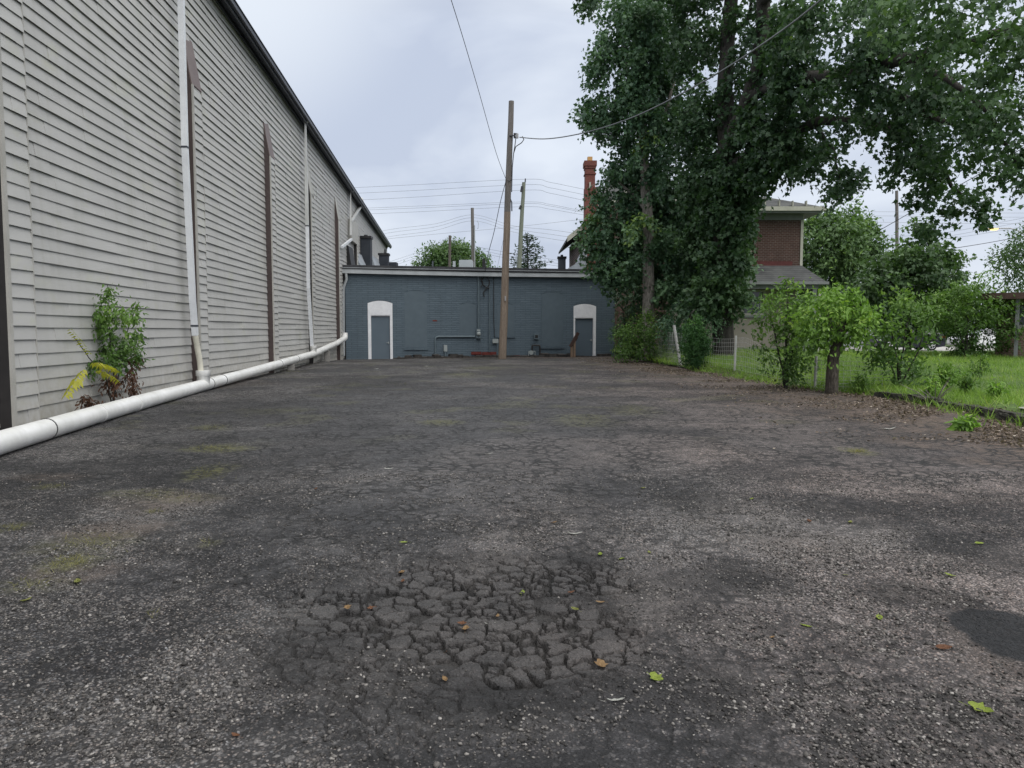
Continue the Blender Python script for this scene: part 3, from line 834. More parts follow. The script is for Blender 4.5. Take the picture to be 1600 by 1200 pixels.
door(d2a, d2b, zs2, ZB2, Fp(913, 475)[1] - zs2, Fp(913, 496.5)[1], Fp(898.5, 520)[0] - d2a, d2b - Fp(926.8, 520)[0])
for (a, b, t_, s_, bt, sill) in ((632, 667, 457.5, 454.3, 543, 1), (718, 744, 476.5, 473.7, 525, 0), (776, 803, 477, 474, 524, 1), (846, 880, 460, 457, 541, 1)):
    xa, xb = Fp(a, 500)[0], Fp(b, 500)[0]
    zs_, zt_, zb_ = Fp((a + b) / 2, t_)[1], Fp((a + b) / 2, s_)[1], Fp((a + b) / 2, bt)[1]
    p = MB(); p.prism(arch_poly(xa, xb, zb_, zs_, zt_ - zs_), -.009, .02); o = p.build('infilled_window', MATS['grey_paint_flat'], shop)
    if sill:
        k = MB(); k.box(xa - .05, xb + .05, -.07, -.001, zb_ - .13, zb_ - .012); k.build('sill', MATS['painted_brick'], o)
    a_ = MB()
    for i in range(12):
        t0, t1 = i / 12 + .006, (i + 1) / 12 - .006
        def at(t, h): return (xa + (xb - xa) * t, zs_ + (zt_ - zs_) * (1 - (2 * t - 1) ** 2) + h)
        a_.prism([at(t0, .015), at(t1, .015), at(t1, .15), at(t0, .15)], -.016, .01)
    a_.build('brick_arch', MATS['painted_brick'], shop)
# conduits, boxes, meter
def ftube(pts, r, name='conduit', mat='conduit_paint', off=.06):
    m_ = MB(); m_.tube([Fl(a, b, off) for a, b in pts], r, 8); return m_.build(name, MATS[mat], shop)
ftube(((680, 556), (680, 530), (681.5, 527), (685, 526), (742, 526)), .055)
ftube(((747.5, 432), (747.5, 514)), .05)
ftube(((764.8, 450), (765, 550)), .035)
ftube(((771.5, 432), (771.5, 500), (772.3, 515), (772.5, 528)), .02, 'cable', 'tar_black', .04)
ftube(((776.5, 536), (776.5, 556)), .03)
ftube(((757, 424), (757, 431), (762, 434), (765, 440), (764, 446), (759, 452), (755, 458), (757, 464)), .03, 'cable', 'tar_black', .12)
ftube(((752, 432), (752, 438), (755, 446), (762, 450), (765, 451)), .03, 'cable', 'tar_black', .08)
ftube(((757, 432), (753, 437), (755, 443), (751, 449)), .022, 'cable', 'tar_black', .1)
def fbox(a, b, c, d, depth, name, mat, bev=.02):
    x0, z0 = Fp(a, d); x1, z1 = Fp(b, c)
    m_ = MB(); m_.box(x0, x1, -depth, -.001, z0, z1); return m_.build(name, MATS[mat], shop, bevel=bev)
mt_ = fbox(743.3, 751, 514, 529, .16, 'electric_meter', 'conduit_paint')
xm, zm = Fp(747, 521.5); m_ = MB(); m_.tube([(xm, -.15, zm), (xm, -.22, zm), (xm, -.27, zm), (xm, -.285, zm)], [.115, .115, .10, .05], 14); m_.build('dial', MATS['meter_grey'], mt_)
xm, zm = Fp(747, 516); m_ = MB(); m_.box(xm - .09, xm + .09, -.175, -.161, zm - .05, zm + .05); m_.build('face_plate', MATS['meter_grey'], mt_)
fbox(693, 698.5, 539, 549.5, .12, 'junction_box', 'meter_grey')
x_, z_ = Fp(695.5, 552); m_ = MB(); m_.tube([(x_, -.06, z_ - .2), (x_, -.06, z_ + .15)], .05, 8); m_.build('conduit', MATS['conduit_paint'], shop)
fbox(769, 778, 529.5, 536.5, .14, 'junction_box', 'meter_grey')
fbox(834, 841, 521.5, 530, .12, 'wall_vent', 'conduit_paint', 0)
fbox(835.4, 839.6, 523.5, 528, .13, 'vent_grille', 'tar_black', 0)
m_ = MB(); m_.tube([Fl(831.5, 557, .15), Fl(831.5, 541, .15), Fl(832.5, 539.7, .15), Fl(842.5, 539.7, .15), Fl(843.6, 541, .15), Fl(843.6, 557, .15)], .055, 8, square=False); m_.build('gas_pipe', MATS['tar_black'], shop)
m_ = MB(); a = Fl(830, 551, .22); m_.tube([a, a + Vector((0, -.05, 0))], .13, 12); m_.tube([Fl(826, 556, .22), Fl(826, 549, .22), Fl(836, 549, .22), Fl(836, 556, .22)], .022, 6); m_.build('gas_regulator', MATS['meter_grey'], shop)
fbox(736, 752.5, 549.5, 554.5, .05, 'bare_brick_patch', 'bare_red_brick')
fbox(753, 776, 549.8, 556, .06, 'bare_brick_patch', 'bare_red_brick')
fbox(801, 813, 555, 558.5, .05, 'bare_brick_patch', 'bare_red_brick')
fbox(676, 683, 500, 502.2, .004, 'bare_brick_patch', 'bare_red_brick', 0)
# corner downspout
sp_ = [Fl(540.5, 427, .2), Fl(541.5, 436, .16), Fl(537, 449, .12), Fl(536.5, 456, .1), Fl(537, 556, .1)]
m_ = MB(); m_.tube(sp_, .075, 10); m_.build('downspout', MATS['gutter_grey'], shop)
# roof furniture that belongs to the building
def roof_chimney(px0, px1, pyt, depth, mat, cap=.06, pot=None, pyb=418):
    a = P(px0, pyt, depth); b = P(px1, pyt, depth); w = b.x - a.x; zb = ZR - .1
    m_ = MB(); m_.box(a.x, b.x, depth, depth + w, zb, a.z); o = m_.build('roof_chimney', MATS[mat], shop, True)
    c = MB(); c.box(a.x - cap, b.x + cap, depth - cap, depth + w + cap, a.z + .002, a.z + .16); c.build('cap', MATS['tar_black'], o, True)
    if pot:
        p0 = P(pot[0], pot[2], depth); p1 = P(pot[1], pot[2], depth)
        k = MB(); k.tube([((p0.x + p1.x) / 2, depth + w / 2, a.z + .161), ((p0.x + p1.x) / 2, depth + w / 2, p0.z)], [(p1.x - p0.x) / 2, (p1.x - p0.x) / 2.3], 12); k.build('pot', MATS['tar_black'], o, True)
    return o
mottled('dark_chimney', (.022, .027, .036), (.040, .046, .056), 2, .7, .3)
mottled('grey_chimney', (.075, .085, .10), (.10, .115, .13), 2, .8, .3)
roof_chimney(563, 578.5, 372.5, 50, 'dark_chimney', pot=(567, 573.5, 366))
roof_chimney(592, 606, 399, 55, 'dark_chimney', pot=(599, 602, 389))
roof_chimney(872.5, 884, 404, 58, 'grey_chimney', pot=(876, 880.5, 397.5))
m_ = MB(); a = P(536, 386, 44.6); b = P(551, 386, 44.6); m_.prism([(a.x, ZR + .1), (b.x + .1, ZR + .1), (b.x - .12, a.z), (b.x - .3, a.z + .1), (a.x, a.z + .06)], 44.0, 45.2); m_.build('tarred_parapet', MATS['tar_black'], shop, True)
def ramp(px0, py0, px1, depth, th):
    a = P(px0, py0, depth); b = P(px1, 414, depth); m_ = MB(); poly = []
    for k in range(9):
        t = k / 8; poly.append((a.x + (b.x - a.x) * t, a.z + (ZR + .25 - a.z) * (1 - (1 - t) ** 1.6)))
    poly += [(a.x - .4, ZR + .2), (a.x - .4, a.z)]
    m_.prism(poly[::-1], depth, depth + th); m_.build('roof_cricket', MATS['roofing_silver'], shop, True)
ramp(554, 393, 577, 47.5, 2.2); ramp(580, 399, 600, 52.0, 2.5)
m_ = MB(); a = P(608, 409.5, 56); b = P(619, 409.5, 56); m_.box(a.x, b.x, 56, 57, ZR + .3, a.z); m_.build('roof_hatch', MATS['dark_chimney'], shop, True)
mottled('hvac_grey', (.36, .40, .42), (.42, .46, .48), 1, .5, .4)
hv = MB(); a = P(717, 406, 52); b = P(738, 406, 52); hv.box(a.x, b.x, 52, 53.4, ZR + .462, a.z)
tag(hv.build('air_handler', MATS['hvac_grey'], bevel=.02), 'pale grey metal air unit on the flat roof beside a tall thin pole', 'air unit')
m_ = MB(); a = P(707.5, 408, 52); b = P(711.5, 408, 52); m_.box(a.x, b.x, 52, 52.2, ZR + .462, a.z); m_.build('vent_pipe', MATS['hvac_grey'], shop, True)
m_ = MB(); a = P(753.5, 404, 47); b = P(758.5, 404, 47); m_.box(a.x, b.x, 47, 47.2, ZR + .462, a.z); m_.build('vent_pipe', MATS['tar_black'], shop, True)
m_ = MB(); a = P(675, 408, 50); b = P(677, 408, 50); m_.box(a.x, b.x, 50, 50.1, ZR + .462, a.z); m_.build('vent_pipe', MATS['grey_chimney'], shop, True)
# broken edge of paving along the foot of the facade
r_ = random.Random(3); m_ = MB()
x = Fp(614, 550)[0] + .1
while x < F_LEN - .5:
    w = .15 + r_.random() * .4; h = .05 + r_.random() * .16
    if x > d2a - .2 and x < d2b + .1: h *= .25
    c = FA + F_D * x - F_N * (.28 + r_.random() * .2); zb = gz1(c.x, c.y)
    M_ = Matrix.Translation((c.x, c.y, zb)) @ Matrix.Rotation(F_ANG + (r_.random() - .5) * .5, 4, 'Z') @ Matrix.Rotation((r_.random() - .5) * .3, 4, 'X')
    m_.box(-w / 2, w / 2, -.16 - r_.random() * .1, .22, -.1, h, M_); x += w * .8
mottled('broken_asphalt', (.045, .042, .040), (.095, .088, .082), 6, .9, .2, grain=(30, .6), bump=.8, bscale=40, bdist=.03)
tag(m_.build('broken_paving', MATS['broken_asphalt'], bevel=.02), 'ragged dark strip of broken paving along the foot of the grey facade', kind='stuff')
# wooden handrail by the right door
mottled('weathered_wood', (.22, .15, .10), (.36, .26, .19), 3, .8, .2, grain=(30, .4), stretch=(6, 6, 1))
mottled('dark_wood', (.06, .035, .028), (.10, .06, .05), 3, .7, .3, grain=(30, .4))
b0 = Fl(893, 558, 1.0); hb = FA + F_D * b0.x - F_N * 1.0
hr = thing('handrail', 'short wooden handrail with a sloping dark top board beside the right white-framed door', 'handrail', (hb.x, hb.y, gz1(hb.x, hb.y)), F_ANG)
for px, py in ((893.2, 538), (897.5, 530)):
    t = Fl(px, py, 1.0); x = t.x - b0.x
    m_ = MB(); m_.box(x - .06, x + .06, -.05, .05, -.1, t.z - PM[hr.name].translation.z); m_.build('post', MATS['weathered_wood'], hr)
ta, tb = Fl(891, 541.5, 1.0), Fl(903.5, 520, 1.0); zo = PM[hr.name].translation.z
m_ = MB(); m_.tube([(ta.x - b0.x, 0, ta.z - zo), (tb.x - b0.x, 0, tb.z - zo)], .11, 4, square=True); m_.build('top_rail', MATS['dark_wood'], hr)
m_ = MB(); tc, td = Fl(895, 541, 1.0), Fl(903, 527, 1.0); m_.tube([(tc.x - b0.x, .07, tc.z - zo), (td.x - b0.x, .07, td.z - zo)], .05, 4, square=True); m_.build('brace', MATS['dark_wood'], hr)
# ============================================================ foliage
def leaf_mat(name, dark, light, trans=.25, rough=.45, yellow=None):
    m = N(name, rough, .35)
    t = m.attr('tint')
    c = m.ramp(t, [(0, dark), (.55, tuple((a + b) / 2 for a, b in zip(dark, light))), (.9, light), (1, yellow or light)])
    m.col(c)
    tr = m.node('ShaderNodeBsdfTranslucent'); m.l.new(m.mix(1.0, c, (1.5, 1.7, .7), 'MULTIPLY'), tr.inputs['Color'])
    mx = m.node('ShaderNodeMixShader'); mx.inputs[0].default_value = trans
    m.l.new(m.b.outputs[0], mx.inputs[1]); m.l.new(tr.outputs[0], mx.inputs[2])
    out = m.n['Material Output']; m.l.new(mx.outputs[0], out.inputs['Surface'])
    return m.m
leaf_mat('leaf_dark', (0.03, 0.066, 0.034), (0.105, 0.185, 0.075), .22, .5, (0.2, 0.31, 0.05))
leaf_mat('leaf_blue', (0.04, 0.088, 0.05), (0.135, 0.23, 0.115), .22, .5, (0.21, 0.31, 0.07))
leaf_mat('leaf_mid', (0.04, 0.09, 0.022), (0.145, 0.25, 0.058), .3, .5, (0.22, 0.33, 0.08))
leaf_mat('leaf_bright', (0.06, 0.13, 0.026), (0.2, 0.34, 0.065), .32, .5, (0.29, 0.41, 0.09))
leaf_mat('leaf_shade', (.034, .072, .028), (.115, .195, .070), .25, .5, (.17, .27, .06))
leaf_mat('leaf_cedar', (0.02, 0.06, 0.02), (0.07, 0.17, 0.045), .2, .6, (0.12, 0.24, 0.06))
leaf_mat('leaf_far', (0.045, 0.09, 0.035), (0.11, 0.18, 0.07), .3, .6, (0.15, 0.22, 0.09))
leaf_mat('leaf_yellow', (.30, .30, .03), (.50, .46, .06), .35, .5)
leaf_mat('leaf_dead', (.045, .022, .016), (.13, .065, .040), .15, .7)
leaf_mat('needle', (.020, .045, .028), (.045, .075, .045), .15, .6)
leaf_mat('grass_blade', (0.095, 0.175, 0.03), (0.25, 0.38, 0.07), .3, .5, (0.33, 0.37, 0.12))
mottled('bark', (.17, .155, .135), (.40, .375, .335), 2.5, .9, .15, .9, 12, .05, (9, .75), (3, 3, .6))
leaf_mat('moss_blade', (.085, .085, .025), (.20, .19, .065), .2, .7, (.26, .24, .08))
mottled('stump_bark', (.055, .048, .040), (.16, .14, .12), 4, .95, .1, .9, 14, .05, (10, .7), (3, 3, .8))
mottled('dark_bark', (.035, .033, .030), (.095, .088, .078), 3, .9, .15, .9, 14, .04, (12, .6), (3, 3, .6))

def _tpl(kind):
    if kind == 'simple':
        v = np.array([(0, 0, 0), (.35, .24, .05), (1, 0, -.06), (.35, -.24, .05)]); f = [(0, 1, 2, 3)]
        f = [(0, 2, 1), (0, 3, 2)]
    elif kind == 'lance':
        v = np.array([(0, 0, 0), (.3, .17, .04), (.65, .14, .0), (1, 0, -.12), (.65, -.14, .0), (.3, -.17, .04)]); f = [(0, 2, 1), (0, 3, 2), (0, 4, 3), (0, 5, 4)]
    elif kind == 'maple':
        v = np.array([(0, 0, 0), (-.05, .30, 0), (.22, .26, .03), (.38, .56, -.02), (.55, .24, .04), (1, 0, -.10), (.55, -.24, .04), (.38, -.56, -.02), (.22, -.26, .03), (-.05, -.30, 0)])
        f = [(0, 2, 1), (0, 4, 2), (2, 4, 3), (0, 5, 4), (0, 6, 5), (0, 8, 6), (8, 7, 6), (0, 9, 8)]
    elif kind == 'needle':
        v = np.array([(0, 0, 0), (.5, .05, .0), (1, 0, -.03), (.5, -.05, .0)]); f = [(0, 2, 1), (0, 3, 2)]
    elif kind == 'blade':
        v = np.array([(0, .035, 0), (0, -.035, 0), (1, 0, 0)]); f = [(0, 1, 2)]
    return v, np.array(f)
def leaves(name, pos, axis, nor, size, tint, mat, parent=None, kind='simple', world=True):
    v, f = _tpl(kind)
    axis = axis / (np.linalg.norm(axis, axis=1, keepdims=True) + 1e-9)
    b = np.cross(nor, axis); b /= (np.linalg.norm(b, axis=1, keepdims=True) + 1e-9)
    n = np.cross(axis, b)
    V = pos[:, None, :] + size[:, None, None] * (v[None, :, 0:1] * axis[:, None, :] + v[None, :, 1:2] * b[:, None, :] + v[None, :, 2:3] * n[:, None, :])
    k = len(v); N_ = len(pos)
    F_ = (np.arange(N_)[:, None, None] * k + f[None]).reshape(-1, 3)
    return np_mesh(name, V.reshape(-1, 3), F_.ravel(), np.arange(len(F_)) * 3, MATS[mat], parent, world, attrs=dict(tint=np.repeat(tint, k)))
def runit(n, g=rng):
    d = g.normal(size=(n, 3)); return d / np.linalg.norm(d, axis=1, keepdims=True)
class Crown:
    def __init__(s, seed=0):
        s.g = np.random.default_rng(seed); s.P = []; s.A = []; s.N = []; s.S = []; s.T = []; s.tw = []
    def pad(s, c, r, twigs, leafs=10, L=.5, size=.13, droop=.35, tint=(.1, .8), shell=.5, spread=.10, up=.7, twig_lines=0):
        """a cluster of leafy twigs filling an ellipsoid"""
        g = s.g; c = np.array(c, float); r = np.array(r if hasattr(r, '__len__') else (r, r, r), float)
        nc = max(1, int(round(twigs / 6.5)))
        cd = runit(nc, g); cf = shell + (1 - shell) * g.random(nc) ** .6
        cf = np.where(g.random(nc) < .25, g.random(nc) ** .5, cf)
        ctr = cd * cf[:, None]; ck = g.integers(0, nc, twigs)
        q = ctr[ck] + g.normal(size=(twigs, 3)) * np.clip(.26 * (14.0 / (nc + 6)) ** .33, .14, .3)
        fr = np.linalg.norm(q, axis=1); d = q / (fr[:, None] + 1e-6); lim = 1.0 + .22 * g.random(nc)[ck]; q = d * np.minimum(fr, lim)[:, None]; fr = np.minimum(fr, lim)
        base = c + q * r
        td = d * .8 + runit(twigs, g) * .7; td[:, 2] -= droop
        td /= np.linalg.norm(td, axis=1, keepdims=True)
        Ls = L * (.6 + .8 * g.random(twigs))
        ct = tint[0] + (tint[1] - tint[0]) * np.clip(.5 + .26 * g.normal(size=nc)[ck] + .14 * g.normal(size=twigs) + .18 * d[:, 2], 0, 1)
        t = g.random((twigs, leafs))
        p = base[:, None, :] + td[:, None, :] * (Ls[:, None] * (t - .3))[:, :, None] + g.normal(size=(twigs, leafs, 3)) * spread
        p[:, :, 2] -= (t ** 2 * Ls[:, None] * droop * .6)
        ax = td[:, None, :] * .7 + runit(twigs * leafs, g).reshape(twigs, leafs, 3) * .9; ax[:, :, 2] -= droop
        nn = runit(twigs * leafs, g).reshape(twigs, leafs, 3) * .8 + d[:, None, :] * .5; nn[:, :, 2] += up
        s.P.append(p.reshape(-1, 3)); s.A.append(ax.reshape(-1, 3)); s.N.append(nn.reshape(-1, 3))
        s.S.append(size * (.65 + .7 * g.random(twigs * leafs)))
        s.T.append(np.clip(np.repeat(ct, leafs) + g.normal(size=twigs * leafs) * .10, 0, 1))
        for k in range(min(twig_lines, twigs)): s.tw.append((base[k] - td[k] * Ls[k] * .6, base[k] + td[k] * Ls[k] * .7))
        return s
    def pinnate(s, base, d, L, n, size, tint=.5, droop=.5, fold=.3):
        """one compound leaf: paired leaflets along an arching rachis"""
        g = s.g; base = np.array(base, float); d = np.array(d, float); d /= np.linalg.norm(d)
        side = np.cross(d, (0, 0, 1.0)); side /= np.linalg.norm(side) + 1e-9
        p = base.copy(); prev = p.copy(); dd = d.copy()
        for k in range(n):
            dd = dd + np.array((0, 0, -droop / n)); dd /= np.linalg.norm(dd); p = p + dd * L / n
            upv = np.cross(side, dd)
            for sg in (-1, 1):
                s.P.append(p[None] + g.normal(size=(1, 3)) * .004)
                s.A.append((side * sg + dd * .45 + np.array((0, 0, -fold)))[None]); s.N.append((upv + side * sg * .2 + g.normal(size=3) * .15)[None])
                s.S.append(np.array([size * (.8 + .4 * g.random()) * (1 - .35 * abs(2 * k / n - .8))])); s.T.append(np.array([np.clip(tint + g.normal() * .08, 0, 1)]))
        s.tw.append((base, p))
        return s
    def build(s, name, mat, parent, kind='simple'):
        return leaves(name, np.concatenate(s.P), np.concatenate(s.A), np.concatenate(s.N), np.concatenate(s.S), np.concatenate(s.T), mat, parent, kind)
def limb(mb, pts, r0, r1, n=8, wob=.04, seed=0, sub=4):
    r = random.Random(seed); out = []; rad = []
    pts = [Vector(p) for p in pts]; m = len(pts) - 1
    for i in range(m):
        p0 = pts[max(i - 1, 0)]; p1 = pts[i]; p2 = pts[i + 1]; p3 = pts[min(i + 2, m)]
        for k in range(sub):
            t = k / sub
            q = .5 * ((2 * p1) + (p2 - p0) * t + (2 * p0 - 5 * p1 + 4 * p2 - p3) * t * t + (3 * p1 - p0 - 3 * p2 + p3) * t ** 3)
            f = (i + t) / m
            w = wob * (0 if i + t == 0 else 1)
            out.append(q + Vector((r.uniform(-w, w), r.uniform(-w, w), r.uniform(-w, w)))); rad.append(r0 + (r1 - r0) * f)
    out.append(pts[-1]); rad.append(r1)
    mb.tube(out, rad, n)
def V3(px, py, d): return tuple(P(px, py, d))
def pr(rpx, d): return rpx * d / FPX

# ---- the grey-trunked tree nearest the facade
LZ = lambda x, y: float(lawn_z(np.array([x]), np.array([y]))[0])
tb = P(1012, 560, 35.5)
ta_ = thing('broadleaf_tree', 'tall dense leafy tree with a straight pale grey trunk beside the grey building', 'tree', (tb.x, tb.y, LZ(tb.x, tb.y)))
m_ = MB(); limb(m_, [(tb.x, tb.y, LZ(tb.x, tb.y) - .2), V3(1013, 480, 35.5), V3(1013.5, 380, 35.5), V3(1009, 300, 35.5), V3(1005, 215, 35.5), V3(1002, 130, 35.6), V3(1000, 30, 35.8)], .31, .13, 14, .025, 5)
limb(m_, [V3(1004, 190, 35.6), V3(985, 130, 36), V3(970, 60, 36.3)], .13, .05, 8, .05, 6); limb(m_, [V3(1006, 250, 35.6), V3(1040, 180, 35.8), V3(1060, 90, 36)], .13, .05, 8, .05, 7)
limb(m_, [V3(1010, 330, 35.6), V3(975, 290, 36.6), V3(950, 270, 37)], .10, .03, 8, .05, 8)
m_.build('trunk', MATS['bark'], ta_, True)
c = Crown(11)
DL = dict(leafs=13, L=.70, size=.165, droop=.45, spread=.10, up=.35)
for px, py, rx, ry, d, n, t in [(985, 40, 52, 60, 36.5, 230, (0, .55)), (965, 110, 40, 45, 36.5, 170, (0, .6)), (1015, 110, 50, 60, 36.4, 260, (0, .5)), (955, 180, 42, 28, 36.3, 130, (.05, .6)), (935, 185, 20, 18, 36.3, 45, (.05, .6)), (1060, 150, 50, 60, 36.6, 240, (0, .5)), (1000, 185, 45, 42, 36.8, 170, (0, .5)),
                            (1040, 50, 55, 70, 36.8, 240, (0, .5)), (965, 225, 22, 22, 36.2, 60, (.0, .5)), (985, 262, 32, 32, 36.9, 120, (0, .45)), (1060, 250, 50, 60, 36.5, 260, (.0, .55)), (975, 320, 45, 35, 37.2, 170, (.0, .5)), (1055, 330, 55, 55, 36.8, 240, (.05, .55)), (945, 360, 32, 25, 37.3, 90, (.1, .65)), (965, 395, 45, 30, 37.2, 150, (0, .4)), (950, 415, 30, 25, 37.0, 90, (.05, .6)),
                            (1075, 410, 50, 40, 36.0, 200, (.1, .75)), (1060, 455, 45, 28, 35.4, 120, (.1, .75)), (985, 440, 30, 30, 36.9, 90, (0, .45)), (1020, 20, 60, 40, 36.8, 150, (0, .5)), (1035, 300, 30, 60, 37.5, 120, (0, .3)), (985, 370, 50, 60, 38, 150, (0, .2)),
                            (940, 70, 12, 30, 36.4, 30, (.1, .6)), (925, 190, 14, 10, 36.3, 22, (.1, .6)), (1050, 385, 60, 60, 38, 160, (0, .2)), (920, 380, 12, 14, 37.3, 25, (.1, .7)), (965, 275, 20, 14, 36.9, 30, (0, .5)), (1120, 420, 50, 40, 35, 180, (.05, .6)), (1110, 350, 60, 50, 36.5, 220, (0, .5))]:
    c.pad(V3(px, py, d), (pr(rx, d), 1.15, pr(ry, d)), int(n * (.80 if py < 270 else .95)), tint=t, **DL)
for px, py, rx, ry, d, n, t in [(1003, 185, 26, 22, 34.9, 70, (.05, .6)), (1000, 140, 28, 26, 35, 80, (0, .55)), (1003, 80, 30, 34, 35, 100, (.05, .6)), (1003, 20, 30, 30, 35, 80, (.05, .6)), (1030, 225, 18, 22, 34.9, 40, (0, .5)), (990, 245, 12, 16, 34.9, 20, (0, .5)), (1028, 290, 14, 22, 34.9, 30, (0, .5)), (1035, 380, 18, 20, 34.9, 40, (.1, .7)), (985, 415, 18, 16, 34.9, 30, (0, .5))]:
    c.pad(V3(px, py, d), (pr(rx, d), .5, pr(ry, d)), n, tint=t, **DL)
for px, py, rx, ry, d, n in [(1002, 352, 22, 10, 35.0, 26), (985, 362, 14, 8, 34.9, 14), (1100, 435, 20, 9, 34.4, 18), (1010, 212, 12, 18, 35.0, 14), (930, 345, 14, 8, 37, 14)]:
    c.pad(V3(px, py, d), (pr(rx, d), .35, pr(ry, d)), n, tint=(.8, .97), **DL)
c.build('crown', 'leaf_blue', ta_, 'maple')

# ---- big spreading maple, its limbs reaching out to the right and over the lot
mbp = P(1128, 556, 32.0)
tm = thing('maple_tree', 'huge dark maple with long limbs spreading right over the fence', 'tree', (mbp.x, mbp.y, LZ(mbp.x, mbp.y)))
m_ = MB()
limb(m_, [(mbp.x, mbp.y, LZ(mbp.x, mbp.y) - .2), V3(1128, 470, 32), V3(1130, 330, 32), V3(1133, 220, 32), V3(1134, 120, 32), V3(1140, 20, 32), V3(1146, -120, 32)], .46, .24, 14, .05, 9)
limb(m_, [V3(1131, 250, 32), V3(1160, 180, 31), V3(1185, 100, 30), V3(1192, 0, 29), V3(1195, -120, 28)], .40, .2, 10, .06, 10)
limb(m_, [V3(1172, 150, 30.6), V3(1240, 125, 28), V3(1320, 112, 25), V3(1420, 90, 21), V3(1520, 60, 18), V3(1640, 30, 16)], .26, .07, 9, .06, 11)
limb(m_, [V3(1133, 270, 32), V3(1200, 225, 30), V3(1270, 195, 28), V3(1330, 185, 26), V3(1400, 205, 24), V3(1460, 250, 22.5), V3(1510, 320, 22)], .24, .04, 9, .07, 12)
limb(m_, [V3(1270, 195, 28), V3(1300, 230, 27), V3(1312, 280, 26.5)], .08, .03, 7, .05, 13)
limb(m_, [V3(1420, 90, 21), V3(1500, 140, 19.5), V3(1560, 200, 19), V3(1590, 270, 19)], .10, .03, 7, .06, 14)
limb(m_, [V3(1147, 44, 32), V3(1163, 36, 31), V3(1172, 18, 30), V3(1175, -20, 29)], .10, .05, 7, .02, 15)
limb(m_, [V3(1320, 112, 25), V3(1400, 150, 22), V3(1480, 190, 20.5), V3(1550, 205, 20)], .12, .03, 7, .06, 16)
limb(m_, [V3(1192, 0, 29), V3(1270, -40, 24), V3(1400, -60, 19), V3(1560, -70, 15)], .2, .06, 8, .06, 17)
m_.build('trunk', MATS['dark_bark'], tm, True)
c = Crown(23)
ML = dict(leafs=15, L=.62, droop=.40, spread=.10, up=.55)
